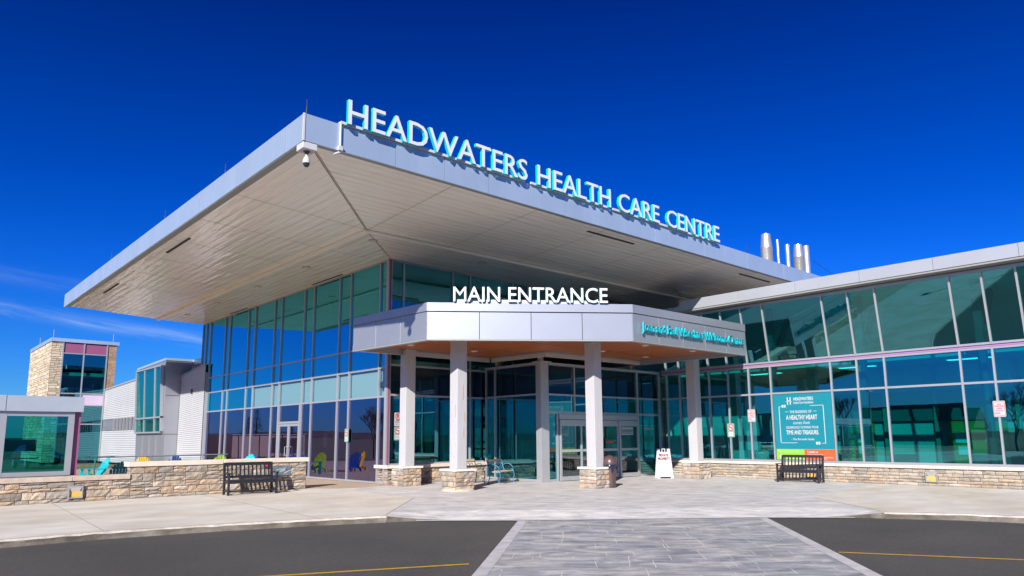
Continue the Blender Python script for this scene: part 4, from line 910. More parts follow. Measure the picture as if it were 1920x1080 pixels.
# ============================================================ LEFT STONE WALL + terrace things
WY = 23.05
lw = thing('stone_wall', (4, WY+.2, 0), 'stepped coursed stone garden wall with slab caps left of the terrace', 'wall')
def wall_seg(x0, x1, h, seed, cap, end=False):
    b = MB(); b.box((x0, WY, 0), (x1, WY+.36, h), 1); ashlar(b, (x0, WY, 0), (1, 0, 0), (0, -1, 0), x1-x0, h, seed, rows=(.10, .16, .22), w=(.24, .66))
    if end: ashlar(b, (x1, WY, 0), (0, 1, 0), (1, 0, 0), .36, h, seed+1)
    return b
b = wall_seg(-7, 5.72, .57, 51, CAPB); b.build('lower_wall', [STONE, MORT], lw)
b = wall_seg(5.72, 11.15, .91, 57, BEIGEJ, True); ashlar(b, (5.72, WY+.36, .57), (0, -1, 0), (-1, 0, 0), .36, .34, 58); b.build('upper_wall', [STONE, MORT], lw)
x = -7
while x < 5.6: MB().box((x+.005, WY-.07, .57), (min(x+2.25, 5.70)-.003, WY+.42, .70)).build('lower_cap', CAPB, lw, bevel=.01); x += 2.25
for x0, x1 in ((5.62, 8.35), (8.355, 9.75), (9.755, 11.24)): MB().box((x0, WY-.07, .91), (x1, WY+.43, 1.05)).build('upper_cap', BEIGEJ, lw, bevel=.01)
def wall_light(c, u, w, label):
    t = thing('recessed_wall_light', c, label, 'wall light', 'recessed wall lights in stone'); c, u, w = Vector(c), Vector(u), Vector(w); Z = Vector((0, 0, 1))
    b = MB(); 
    for (x0, x1, z0, z1) in ((-.18, .18, .13, .17), (-.18, .18, -.17, -.14), (-.18, -.15, -.14, .13), (.15, .18, -.14, .13)): b.obox(c+u*x0+Z*z0, u*(x1-x0), Z*(z1-z0), w*.05)
    b.build('housing', GALV, t)
    b = MB(); P = [c+u*x+Z*z+w*d for (x, z, d) in ((-.15, .13, .045), (.15, .13, .045), (.11, .02, .006), (-.11, .02, .006))]; b.quad([tuple(p) for p in P][::-1]); b.build('hood', CHROME, t)
    b = MB(); b.obox(c-u*.15-Z*.14, u*.30, Z*.16, w*.006); b.build('lens', mat('amber_lens', (.62, .40, .10), .3), t)
wall_light((4.34, WY-.035, .27), (1, 0, 0), (0, -1, 0), 'recessed amber light in the low stone wall at left')
wall_light((XW-.095, 8.50, .29), (0, -1, 0), (-1, 0, 0), 'recessed amber light in the wing stone base near the right edge')
wall_light((XW-.095, 12.55, .29), (0, -1, 0), (-1, 0, 0), 'recessed amber light seen through the bench under the poster')
pq = thing('wall_plaque', (10.25, WY-.04, .5), 'grey metal plaque on the end of the stone wall', 'plaque')
MB().box((9.98, WY-.055, .48), (10.60, WY-.03, .80)).build('plate', mat('plaque_steel', (.20, .26, .30), .3, .6, var=.5, vscale=9), pq, bevel=.004)
MB().obox((10.2, WY-.065, .58), (.18, 0, .04), (0, .012, 0), (.04, 0, .12)).obox((10.05, WY-.063, .62), (.16, 0, .06), (0, .01, 0), (.05, 0, .06)).build('relief', mat('plaque_light', (.45, .5, .52), .3, .5), pq)
fb = thing('fire_bell_box', (9.75, WY-.05, .86), 'small black box with red face on the stone wall beside the plaque', 'alarm')
MB().box((9.66, WY-.08, .77), (9.83, WY-.02, .89)).build('box', INK, fb); MB().box((9.70, WY-.088, .79), (9.81, WY-.079, .87)).build('face', RED, fb)

# railing on the terrace
ra = thing('terrace_railing', (7, 24.4, 0), 'metal rail with glass panels behind the stone wall', 'railing')
MB().tube([(4.55, 24.4, 1.18), (8.85, 24.4, 1.18), (9.0, 24.5, 1.18)], .024, 10).build('handrail', GALV, ra, smooth=True)
for x in (5.05, 6.25, 7.2, 8.15, 8.85): MB().tube([(x, 24.4, 0), (x, 24.4, 1.17)], .025, 8).build('post', GALV, ra)
for x0, x1 in ((4.6, 5.0), (5.1, 6.2), (6.3, 7.15), (7.25, 8.1), (8.2, 8.8)): pane(ra, (0, 24.42, 0), (1, 0, 0), (0, -1, 0), x0, x1, .15, 1.12, mat_gl if False else GL_RAIL if 'GL_RAIL' in globals() else glass('glass_rail', (.80, .93, .93), (.8, .9, 1), .05, .8), 'glass_panel')

# left pavilion
lp_ = thing('glazed_pavilion', (2, 24.5, 0), 'low glazed pavilion with grey metal fascia above the stone wall at left edge', 'building')
PVY = 23.62
MB().box((-8, PVY-.12, 2.49), (4.47, 25.3, 2.91)).build('roof', MATS['panel_silver'], lp_)
for x0, x1 in ((-8, -2.6), (-2.6, 2.62), (2.63, 4.47)): MB().box((x0+.004, PVY-.14, 2.49), (x1-.004, PVY-.122, 2.915)).build('fascia_panel', mat('pavilion_grey', (.40, .45, .52), .4, .3, var=.05), lp_)
pg = ((0, PVY, 0), (1, 0, 0), (0, -1, 0))
for x0, x1 in ((-7.9, -2.2), (-2.1, 2.52), (2.68, 4.14)):
    pane(lp_, *pg, x0, x1, .82, 2.36, GL_DEEP)
for x in (-2.15, 2.60, 4.20): bar(lp_, 'frame_post', *pg, x-.075, x+.075, .72, 2.47, -.06, .06, FRAME)
for z, h in ((.77, .06), (2.42, .06)): bar(lp_, 'frame_rail', *pg, -8, 4.27, z-h, z+h, -.06, .055, FRAME)
MB().box((4.28, PVY+.02, .70), (4.44, PVY+.2, 2.485)).build('maroon_pier', MAROON, lp_)
MB().box((4.2, PVY+.25, 0), (4.3, 30, 2.49)).build('side_wall', INTW, lp_) if False else None
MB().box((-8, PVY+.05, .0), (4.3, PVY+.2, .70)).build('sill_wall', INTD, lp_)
MB().box((-8, 25.0, 1.38), (3.62, 25.06, 1.72)).build('inner_screen', mat('screen_teal', (.30, .55, .50), .7), lp_)
for i in range(6):
    MB().box((-4+i*1.15, 25.6, 1.12), (-3.2+i*1.15, 25.64, 1.35)).build('inner_chair_back', PAPER, lp_)
MB().box((-8, 24.9, 1.0), (3.7, 25.2, 1.06)).box((-8, 25.0, 1.16), (3.7, 25.05, 1.19)).build('inner_counter', INTW, lp_)

# ============================================================ buildings beyond the terrace
# corrugated white block next to the main hall
def corr(b, o, u, n, L, z0f, z1f, pitch=.12, amp=.03):
    """horizontally ribbed cladding; z0f/z1f give bottom/top heights at distance 0 and L"""
    o, u, n = Vector(o), Vector(u), Vector(n); (a0, a1), (b0, b1) = z0f, z1f; m = int((max(b0, b1)-min(a0, a1))/pitch); flip = u.cross(Vector((0, 0, 1))).dot(n) < 0
    prev = None
    for i in range(m*2+1):
        f = i/(m*2); d = amp if i % 2 else 0; row = []
        for q, (lo, hi) in ((0, (a0, b0)), (L, (a1, b1))): row.append(tuple(o+u*q+n*d+Vector((0, 0, lo+(hi-lo)*f))))
        if prev: 
            p = [prev[0], prev[1], row[1], row[0]]; b.quad(p[::-1] if flip else p)
        prev = row
CORR = mat('corrugated_white', (.44, .455, .48), .5, .05, var=.05, vscale=.6)
cb_ = thing('corrugated_block', (14.5, 44.5, 0), 'narrow white corrugated wall block adjoining the left end of the glass hall', 'building')
b = MB(); corr(b, (13.95, 42.0, 0), (0, 1, 0), (-1, 0, 0), 4.3, (.0, .0), (5.95, 5.55)); b.build('cladding', CORR, cb_)
MB().box((13.98, 42.0, 0), (16.5, 46.3, 5.5)).build('wall_core', WPANEL, cb_)
MB().obox((13.88, 42.0, 5.93), (0, 4.3, -.40), (.2, 0, 0), (0, 0, .07)).build('coping', WPANEL, cb_)
MB().box((13.86, 44.0, 4.35), (13.92, 44.14, 4.62)).build('wall_fitting', INK, cb_)
ob = thing('oriel_building', (14, 49, 0), 'grey panelled bay with a large leaning teal window left of the corrugated block', 'building')
oy0, oy1 = 46.35, 52.6
b = MB(); v = [(13.25, oy0, 0), (14.3, oy0, 0), (14.3, oy1, 0), (13.25, oy1, 0), (13.02, oy0, 6.50), (14.55, oy0, 6.50), (14.55, oy1, 6.55), (13.02, oy1, 6.30)]
b.v = v; 
for f in ((0, 3, 2, 1), (4, 5, 6, 7), (0, 1, 5, 4), (1, 2, 6, 5), (2, 3, 7, 6), (3, 0, 4, 7)): b.f.append(f); b.m.append(0); b.t.append(None)
b.build('bay_walls', PANEL, ob)
MB().obox((12.98, oy0-.05, 6.50), (0, oy1-oy0+.1, -.18), (1.7, 0, 0), (0, 0, .14)).build('coping', FASC, ob)
for z in (2.0, 4.35): MB().box((13.1, oy0-.012, z-.015), (14.3, oy0-.004, z+.015)).build('panel_joint', GAP, ob)
for y in (48, 49.5, 51): MB().box((13.165, y-.012, 0), (13.22, y+.012, 2.0)).build('panel_joint', LIP, ob)
og = ((13.0, 0, 0), (0, 1, 0), (-1, 0, 0))
for (u0, u1) in ((46.75, 47.95), (48.05, 50.28), (50.32, 52.2)):
    pane(ob, *og, u0, u1, 2.15, 3.0, GL_TEAL, 'window_pane', (-.08, -.04)); pane(ob, *og, u0, u1, 3.08, 6.15, GL_TEAL, 'window_pane', (-.04, .12))
for u, h5 in ((46.7, .05), (48.0, .05), (50.3, .012), (52.25, .05)): bar(ob, 'mullion', *og, u-h5, u+h5, 2.1, 6.2, -.10, .08, FRAME, -.08, .10)
for z, l in ((2.12, -.07), (3.04, -.03), (6.2, .10)): bar(ob, 'transom', *og, 46.65, 52.3, z-.05, z+.05, -.1+l, .08+l, FRAME)
MB().box((14.6, 44, 6.3), (18, 50, 6.62)).build('rear_roof', FASC, ob)
wb = thing('corrugated_wing', (14, 59, 0), 'long white corrugated wall with a strip of barred windows beside the stone tower', 'building')
b = MB(); corr(b, (13.6, oy1+.02, 0), (0, 1, 0), (-1, 0, 0), 11.5, (.0, .0), (2.35, 2.35), .15); corr(b, (13.6, oy1+.02, 0), (0, 1, 0), (-1, 0, 0), 11.5, (3.25, 3.25), (5.95, 5.62), .15); b.build('cladding', CORR, wb)
MB().box((13.66, oy1, 0), (17, 64.1, 2.34)).box((13.66, oy1, 3.26), (17, 64.1, 5.5)).build('wall_core', WPANEL, wb)
MB().box((13.9, oy1, 2.34), (14.0, 64.1, 3.26)).build('strip_back', INTD, wb)
MB().obox((13.52, oy1, 5.93), (0, 11.5, -.33), (.3, 0, 0), (0, 0, .10)).build('coping', WPANEL, wb)
MB().box((13.58, 60.5, 2.38), (13.64, 64.0, 3.22)).build('grey_panel', PANEL, wb)
pane(wb, (13.66, 0, 0), (0, 1, 0), (-1, 0, 0), 52.7, 60.4, 2.4, 3.2, GL_DSHADE)
for i in range(9): MB().box((13.5, 52.9+i*.92, 2.36), (13.64, 53.1+i*.92, 3.24)).build('window_bar', FRAME, wb)
MB().tube([(14.5, 55.2, 5.7), (14.5, 55.2, 6.7)], .04, 6).build('roof_vent', GALV, wb)
tw = thing('stair_tower', (12, 66, 0), 'tall stair tower of pale stone with stacked dark windows and maroon panels', 'building')
TY = 64.2
b = MB(); b.box((9.72, TY+.02, 0), (10.45, 74, 9.28), 1); 
TT = [(.60, .50, .36), (.66, .55, .40), (.54, .46, .34), (.62, .48, .32), (.50, .44, .36), (.68, .60, .46)]
ashlar(b, (9.7, TY, 0), (1, 0, 0), (0, -1, 0), .78, 9.28, 71, rows=(.14, .22), w=(.25, .6), sub=False, out_=.05, gap=.03, tones=TT); ashlar(b, (9.7, TY+10, 0), (0, -1, 0), (-1, 0, 0), 10, 9.28, 73, rows=(.14, .22, .3), w=(.3, .9), sub=False, out_=.06, gap=.03, tones=TT)
b.build('stone_pier', [mat('tower_stone', (.5, .42, .33), .9, 0, var=.12, vscale=5, tone=True), MORT], tw)
b = MB(); b.box((13.55, TY+.02, 0), (14.2, 74, 9.25), 1); ashlar(b, (13.55, TY, 0), (1, 0, 0), (0, -1, 0), .65, 9.25, 75, rows=(.11,), w=(.2, .4), sub=False, out_=.03, gap=.02, tones=[(.42, .28, .18), (.46, .31, .20), (.40, .26, .17)])
b.build('brick_pier', [MATS['tower_stone'], MORT], tw)
MB().box((9.6, TY-.12, 9.28), (14.35, 74, 9.55)).build('roof', FASC, tw)
tg = ((0, TY, 0), (1, 0, 0), (0, -1, 0)); 
for (u0, u1) in ((10.5, 11.86), (11.94, 13.52)):
    for (z0, z1, m) in ((8.45, 9.22, MAROON), (5.32, 8.37, GL_TEAL), (4.42, 5.24, PINK if u0 > 11 else GL_TEAL), (2.95, 4.34, GL_TEAL), (.1, 2.87, GL_TEAL)):
        if m in (MAROON, PINK): bar(tw, 'spandrel_panel', *tg, u0, u1, z0, z1, -.05, 0, m)
        else: pane(tw, *tg, u0, u1, z0, z1, m)
for u in (10.46, 11.9, 13.52): bar(tw, 'mullion', *tg, u-.045, u+.045, 0, 9.26, -.06, .07, FRAME)
for z in (8.41, 5.28, 4.38, 2.91): bar(tw, 'transom', *tg, 10.46, 13.52, z-.04, z+.04, -.06, .06, FRAME)
MB().box((10.5, TY+2.5, 0), (13.5, TY+2.6, 9.2)).build('interior_wall', INTD, tw); MB().box((10.5, TY+.3, 4.2), (13.5, TY+2.5, 4.5)).box((10.5, TY+.3, 6.7), (13.5, TY+2.5, 6.95)).build('landing', INTW, tw)
for (x, y) in ((9.75, TY), (13.9, TY), (9.75, TY+6)): MB().tube([(x, y, 9.5), (x, y, 10.2)], .03, 5).build('lightning_rod', GALV, tw)

# ============================================================ FURNITURE
def make_bench():
    t = thing('park_bench', (0, 0, 0), 'x', 'bench')
    Lb = 1.52; h = Lb/2
    for s_ in (-1, 1):
        x = s_*(h-.035); 
        MB().box((x-.033, -.52, 0), (x+.033, -.455, .64)).build('front_leg', BLACK, t, bevel=.006)
        MB().obox((x-.033, -.04, 0), (.066, 0, 0), (0, .07, 0), (0, .0, .44)).obox((x-.033, -.04, .44), (.066, 0, 0), (0, .07, 0), (0, .10, .52)).build('rear_leg', BLACK, t)
        MB().box((x-.05, -.56, .64), (x+.05, .05, .668)).build('armrest', BLACK, t, bevel=.008)
        MB().box((x-.022, -.455, .36), (x+.022, -.04, .42)).box((x-.022, -.455, .10), (x+.022, -.04, .15)).build('side_rail', BLACK, t)
    MB().box((-h+.07, -.51, .345), (h-.07, -.475, .42)).build('front_apron', BLACK, t, bevel=.004)
    MB().box((-h+.07, -.50, .10), (h-.07, -.465, .15)).build('stretcher', BLACK, t, bevel=.004)
    for i in range(5): MB().box((-h+.07, -.525+i*.10, .42), (h-.07, -.44+i*.10, .445)).build('seat_slat', BLACK, t, bevel=.004)
    dz = Vector((0, .10, .52)).normalized()
    def bk(z0, z1): y0 = -.04+.10*(z0-.44)/.52; y1 = -.04+.10*(z1-.44)/.52; return y0, y1
    for z0, z1 in ((.50, .56), (.87, .97)):
        y0, y1 = bk(z0, z1); MB().obox((-h+.06, y0, z0), (Lb-.12, 0, 0), (0, .035, 0), (0, y1-y0, z1-z0)).build('back_rail', BLACK, t)
    y0, y1 = bk(.56, .87)
    for i in range(11): 
        x = -h+.13+i*(Lb-.26)/10-.022; MB().obox((x, y0+.008, .56), (.044, 0, 0), (0, .018, 0), (0, y1-y0, .31)).build('back_slat', BLACK, t)
    return t
def put(o, x, y, rz, label, group=None):
    o.location = (x, y, 0); o.rotation_euler = (0, 0, R(rz)); o['label'] = label
    if group: o['group'] = group
    return o
bn = make_bench(); bn2 = copy_tree(bn)
put(bn, 8.93, 22.40, -5, 'black slatted bench against the left stone wall', 'black slatted benches')
put(bn2, 25.42, 12.52, -84, 'black slatted bench below the teal poster at the wing', 'black slatted benches')

def make_ornate(col):
    t = thing('ornate_bench', (0, 0, 0), 'x', 'bench'); L2 = .62; IR = col
    wd = mat('bench_wood', (.62, .40, .22), .6, var=.2, vscale=6, stretch=(1, 8, 8))
    for s_ in (-1, 1):
        x = s_*L2
        MB().tube([(x, -.40, 0), (x, -.36, .12), (x, -.42, .28), (x, -.40, .42), (x, -.30, .50)], [.02, .016, .018, .02, .014], 8).build('front_leg', IR, t, smooth=True)
        MB().tube([(x, .08, 0), (x, .02, .2), (x, .0, .42), (x, .07, .65), (x, .13, .86)], [.02, .016, .018, .018, .018], 8).build('rear_leg', IR, t, smooth=True)
        pts = [(x, .04, .66)]+[(x, -.12-.16*math.cos(a), .60+.12*math.sin(a)) for a in [i*.35-.2+1.6-1.4 for i in range(9)][::-1]]+[(x, -.32, .44)]
        MB().tube([(x, .05, .64), (x, -.05, .70), (x, -.2, .70), (x, -.33, .62), (x, -.36, .52), (x, -.28, .45)], .014, 8).build('armrest', IR, t, smooth=True)
        MB().tube([(x, -.36, .12), (x, -.2, .22), (x, .02, .2)], .010, 6).tube([(x, -.40, .40), (x, -.2, .42), (x, .0, .42)], .014, 6).build('side_scroll', IR, t, smooth=True)
    for i in range(5): MB().box((-L2, -.40+i*.088, .43), (L2, -.33+i*.088, .455)).build('seat_slat', wd, t, bevel=.004)
    MB().box((-L2, .115, .80), (L2, .14, .88)).build('top_rail', wd, t, bevel=.006)
    b = MB()
    for cx, rr_ in ((0, .13), (-.24, .10), (.24, .10), (-.42, .08), (.42, .08), (-.12, .06), (.12, .06), (0, .06)):
        b.tube([(cx+rr_*math.cos(a*.524), .085+.25*rr_*math.sin(a*.524), .64+rr_*math.sin(a*.524)) for a in range(13)], .009, 5, caps=False)
    for x in (-.52, -.33, .33, .52): b.tube([(x, .04, .50), (x*.85, .10, .78)], .009, 5)
    b.tube([(-L2, .03, .50), (L2, .03, .50)], .012, 6); b.tube([(-L2, .10, .78), (L2, .10, .78)], .010, 6); b.build('back_scrollwork', IR, t, smooth=True)
    return t
ob1 = make_ornate(mat('iron_teal_blue', (.03, .20, .34), .45, .2, var=.3, vscale=9))
ob2 = make_ornate(mat('iron_dark_green', (.02, .07, .06), .5, .2, var=.4, vscale=9))
put(ob1, 17.42, 20.30, 24, 'blue scrolled iron bench with wood slats beside the vestibule glass', 'scrolled iron benches')
put(ob2, 16.55, 21.1, 8, 'dark green scrolled iron bench half hidden behind a column', 'scrolled iron benches')

# trash can
tcn_ = thing('trash_can', (18.55, 15.45, 0), 'brown dome topped trash can with a dark liner, beside the stone plinth', 'trash can')
BR = mat('bin_brown', (.085, .05, .05), .38, .1, var=.12, vscale=12)
X0, Y0 = 18.53, 15.79
MB().lathe([(.17, 0), (.19, .03), (.185, .2), (.195, .55), (.20, .68)], (X0, Y0, 0), 32).build('body', BR, tcn_, smooth=True)
pr_ = [(.235, .74)]+[(.238*math.cos(a*.157), .80+.27*math.sin(a*.157)) for a in range(0, 10)]+[(.02, 1.072)]
MB().lathe(pr_, (X0, Y0, 0), 32).build('dome_lid', BR, tcn_, smooth=True)
b = MB(); n = 32; k0 = 0
for q in range(n):
    a = 6.28318*q/n; rr_ = .225+.02*math.sin(a*7)+.012*math.sin(a*13); d = .60+.10*abs(math.sin(a*1.5+.9))+.03*math.sin(a*5)
    d2 = .48 if abs((a-4.25)) < .25 else d
    b.v += [(X0+.237*math.cos(a), Y0+.237*math.sin(a), .765), (X0+(rr_+.03)*math.cos(a), Y0+(rr_+.03)*math.sin(a), .70), (X0+rr_*math.cos(a), Y0+rr_*math.sin(a), d2)]
for q in range(n):
    p = (q+1) % n
    for j in range(2): b.f.append((3*q+j, 3*q+j+1, 3*p+j+1, 3*p+j)); b.m.append(0); b.t.append(None)
b.build('bin_liner', mat('liner_plastic', (.012, .018, .04), .22, bump=2, bscale=14), tcn_, smooth=True)

# sandwich board
sw = thing('sandwich_board', (23.95, 17.6, 0), 'white folding sandwich board reading PRIVATE PROPERTY beside the vestibule', 'sign')
sc = Vector((24.15, 17.72, 0)); su = Vector((.62, -.52, 0)).normalized(); sn = Vector((-su.y, su.x, 0)); sn = sn if sn.dot(Vector((-1, -1, 0))) > 0 else -sn
def board(side):
    b = MB(); t_ = .03; lean = .22*side
    def P(x, z, d=0): return sc+su*x+Vector((0, 0, z))+sn*(lean*(1-z/1.18)+d+side*.02)
    segs = [((-.33, 0), (-.22, 0), (-.21, .06), (-.325, .06)), ((.22, 0), (.33, 0), (.325, .06), (.21, .06)), ((-.325, .06), (.325, .06), (.27, 1.04), (-.27, 1.04)), ((-.27, 1.04), (-.15, 1.04), (-.15, 1.17), (-.26, 1.17)), ((.15, 1.04), (.27, 1.04), (.26, 1.17), (.15, 1.17)),
            ((-.07, 1.04), (-.045, 1.04), (-.045, 1.15), (-.07, 1.15)), ((.045, 1.04), (.07, 1.04), (.07, 1.15), (.045, 1.15)), ((-.07, 1.15), (.07, 1.15), (.07, 1.18), (-.07, 1.18))]
    for s4 in segs:
        k0 = len(b.v); b.v += [tuple(P(x, z, 0)) for x, z in s4]+[tuple(P(x, z, -t_*side)) for x, z in s4]
        for f in ((0, 1, 2, 3), (7, 6, 5, 4), (0, 4, 5, 1), (1, 5, 6, 2), (2, 6, 7, 3), (3, 7, 4, 0)): b.f.append(tuple(k0+i for i in f)); b.m.append(0); b.t.append(None)
    return b, P
b, Pf = board(1); b.build('front_board', WHITE, sw)
b, Pb = board(-1); b.build('back_board', WHITE, sw)
def sbt(s, x0, x1, z0, z1, m, bold=0):
    me = text_mesh(s, 1, 0, bold); xs = [v.co.x for v in me.vertices]; ys = [v.co.y for v in me.vertices]; q = MB()
    q.v = [tuple(Pf(x0+(v.co.x-min(xs))/(max(xs)-min(xs))*(x1-x0), z0+(v.co.y-min(ys))/(max(ys)-min(ys))*(z1-z0), .004)) for v in me.vertices]
    for p in me.polygons: q.f.append(tuple(p.vertices)); q.m.append(0); q.t.append(None)
    q.build('lettering', m, sw); bpy.data.meshes.remove(me)
DRED = mat('board_red', (.16, .002, .006), .7); GRY = mat('board_grey', (.30, .36, .42), .6)
sbt('PRIVATE', -.21, .19, .855, .97, DRED, .055); sbt('PROPERTY', -.25, .25, .71, .83, DRED, .055)
for i, (s, z, h) in enumerate((('Welcome to our entrance', .64, .03), ('Please keep this area clear', .59, .025), ('at all times, thank you', .54, .025))): pass
b = MB()
for (x0, x1, z) in ((-.20, .22, .655), (-.17, .20, .61), (-.14, .18, .57), (-.05, .08, .49), (-.19, .24, .45), (-.17, .22, .41), (-.12, .19, .37), (.02, .24, .145)):
    x = x0
    while x < x1: 
        wv = rnd.uniform(.012, .035); b.quad([tuple(Pf(q, zz_, .004)) for q, zz_ in ((x, z), (x+wv, z), (x+wv, z+.014), (x, z+.014))]); x += wv+.009
b.build('small_print', GRY, sw)
sbt('HEADWATERS', -.0, .27, .18, .215, GRY, .01)
b = MB()
for (x0, x1, z0, z1) in ((-.13, -.11, .14, .23), (-.08, -.06, .14, .23), (-.11, -.08, .175, .195)): b.quad([tuple(Pf(q, z, .004)) for q, z in ((x0, z0), (x1, z0), (x1, z1), (x0, z1))])
b.build('emblem', mat('emblem_green', (.25, .50, .08), .5), sw)

# adirondack chairs
def make_chair(m):
    t = thing('adirondack_chair', (0, 0, 0), 'x', 'chair')
    for s_ in (-1, 1):
        x = s_*.30
        MB().box((x-.02, -.42, 0), (x+.02, -.32, .56)).build('front_leg', m, t, bevel=.004)
        MB().obox((x-.035*s_-.015, -.38, .32), (.03, 0, 0), (0, .80, -.26), (0, .04, .10)).obox((x-.035*s_-.015, .34, .0), (.03, 0, 0), (0, .12, 0), (0, -.02, .12)).build('rear_leg', m, t)
        MB().box((x-.07, -.46, .56), (x+.07, .22, .585)).build('armrest', m, t, bevel=.006)
    for i in range(6): MB().obox((-.27, -.40+i*.10, .37-i*.032), (.54, 0, 0), (0, .085, -.028), (0, .007, .02)).build('seat_slat', m, t)
    for i in range(7):
        f = (i-3)/3; topz = 1.0-.24*f*f; x = (i-3)*.082; sp = .012*(i-3)
        MB().obox((x-.0385, -.40+.50, .22), (.077, 0, 0), (0, .022, .006), (sp, .33*(topz-.22)/.78+.02, topz-.22)).build('back_slat', m, t)
    MB().box((-.30, .215, .56), (.30, .25, .61)).obox((-.27, .33, .78), (.54, 0, 0), (0, .03, 0), (0, .02, .06)).build('back_brace', m, t)
    return t
CH = {k2: mat('plastic_'+k2, v, .42) for k2, v in dict(turquoise=(.012, .44, .50), yellow=(.80, .46, .01), blue=(.01, .10, .45), lime=(.42, .62, .03), teal=(.01, .16, .18)).items()}
for (c, x, y, rz, lab) in (('turquoise', 6.62, 31.8, -78, 'turquoise slatted chair seen from the side beside the pavilion pier'), ('turquoise', 6.05, 25.9, 178, 'turquoise slatted chair seen from the back above the low wall cap'),
        ('yellow', 8.95, 33.9, 150, 'yellow slatted chair peeping over the higher wall, left of the blue one'), ('blue', 9.72, 32.9, 185, 'blue slatted chair peeping over the wall by the railing'), ('lime', 11.7, 33.0, 178, 'lime green slatted chair peeping over the wall at the rail end'),
        ('turquoise', 12.5, 31.9, -60, 'turquoise slatted chair edge just above the left bench'), ('blue', 13.3, 32.3, 20, 'dark blue slatted chair close to the hall glass behind the bench')):
    put(make_chair(CH[c]), x, y, rz, lab, 'slatted terrace chairs')

# ============================================================ surroundings that the glass mirrors
ub = thing('utility_building', (-6, 68, 0), 'low beige metal utility building with louvred vents, mirrored in the purple glass', 'building')
MB().box((-3.4, 66, 0), (3.6, 72, 2.05)).build('walls', mat('beige_siding', (.42, .29, .20), .7, var=.08, vscale=1), ub)
for x in range(-3, 4): MB().box((x-.02, 65.96, 0), (x+.02, 66, 2.0)).build('panel_joint', GAP, ub)
MB().box((-3.5, 65.9, 2.05), (3.7, 72, 2.12)).build('coping', WPANEL, ub)
for x in (-3.2, -1.6):
    b = MB()
    for i in range(12): b.box((x, 65.9, .4+i*.12), (x+1.2, 65.97, .46+i*.12))
    b.build('louvre', mat('louvre_dark', (.10, .07, .05), .7), ub)
def conifer(x, y, h, label):
    rr = random.Random(int(x*7+y)); t = thing('spruce_tree', (x, y, -.1), label, 'tree', 'spruces mirrored in the hall glass')
    MB().tube([(x, y, -.1), (x, y, h*.9)], [.14, .03], 7).build('trunk', mat('bark', (.10, .07, .05), .9), t)
    b = MB()
    for i in range(900):
        f = rr.random()**.75; z = h*(.08+.92*f); rad = (1-f)*h*.30+.05; a = rr.uniform(0, 6.28); q = rr.uniform(.35, 1)*rad; wd = rr.uniform(.10, .26)*(1.2-f*.7); ln_ = rr.uniform(.2, .5)*(1.2-f*.6)
        c = Vector((x+q*math.cos(a), y+q*math.sin(a), z-q*.25)); d = Vector((math.cos(a), math.sin(a), rr.uniform(-.5, -.1))).normalized()*ln_; s2 = Vector((-math.sin(a), math.cos(a), 0))*wd
        b.quad([tuple(c-s2*.5), tuple(c+d*.6-s2*.3), tuple(c+d), tuple(c+d*.5+s2*.5)])
    b.build('crown', mat('spruce_needles', (.035, .06, .028), .8, var=.3, vscale=3), t); return t
for x, y, h, l in ((-6.2, 88, 4.4, 'small dark spruce mirrored left in the purple glass'), (-7.6, 88, 5.6, 'tallest dark spruce mirrored in the purple glass'), (-10.0, 88, 3.6, 'short dark spruce mirrored right of the tallest'), (-12.4, 88, 3.4, 'smallest dark spruce mirrored beside the door')): conifer(x, y, h, l)
def bare(x, y, h, seed, label):
    rr = random.Random(seed); t = thing('bare_tree', (x, y, -.1), label, 'tree', 'bare trees mirrored in the glass'); b = MB()
    def br(p, d, L_, r_, k):
        q = p+d*L_; b.tube([p, p.lerp(q, .5)+Vector((rr.uniform(-.05, .05)*L_, rr.uniform(-.05, .05)*L_, 0)), q], [r_, r_*.8, r_*.6], 5, caps=False)
        if k == 0: return
        for i in range(3 if k > 1 else 4):
            e = Vector((rr.uniform(-1, 1), rr.uniform(-1, 1), rr.uniform(.1, .9))).normalized(); br(q if i else p.lerp(q, .7), (d*.75+e*.75).normalized(), L_*rr.uniform(.6, .85), max(.008, r_*.62), k-1)
    br(Vector((x, y, -.1)), Vector((0, 0, 1)), h*.24, h*.02, 6); b.build('branches', mat('bark_grey', (.10, .075, .06), .9), t)
for x, y, h, sd_, l in ((-6, 57, 6.5, 3, 'bare branching tree mirrored near the hall corner'), (-13, 50, 5.5, 5, 'smaller bare tree mirrored at the hall corner'), (-30, -8, 8, 8, 'wide bare tree behind the camera, mirrored in the entrance glass'), (8, -30, 9, 9, 'tall bare tree behind the camera mirrored by the doors')): bare(x, y, h, sd_, l)
hl = MB()
for i in range(72):
    a0, a1 = 6.28318*i/72, 6.28318*(i+1)/72
    def hh(a): return 3.6+1.2*math.sin(a*3+1)+.8*math.sin(a*7)+.7*math.sin(a*13+2)+.4*math.sin(a*31)
    D = 330
    hl.quad([(D*math.cos(a0), D*math.sin(a0), -1), (D*math.cos(a1), D*math.sin(a1), -1), (D*1.25*math.cos(a1), D*1.25*math.sin(a1), hh(a1)), (D*1.25*math.cos(a0), D*1.25*math.sin(a0), hh(a0))][::-1])
    hl.quad([(D*1.25*math.cos(a0), D*1.25*math.sin(a0), hh(a0)), (D*1.25*math.cos(a1), D*1.25*math.sin(a1), hh(a1)), (D*1.7*math.cos(a1), D*1.7*math.sin(a1), -1), (D*1.7*math.cos(a0), D*1.7*math.sin(a0), -1)][::-1])
struct('hills', hl, mat('winter_woods', (.075, .055, .038), .95, var=.5, vscale=.12))

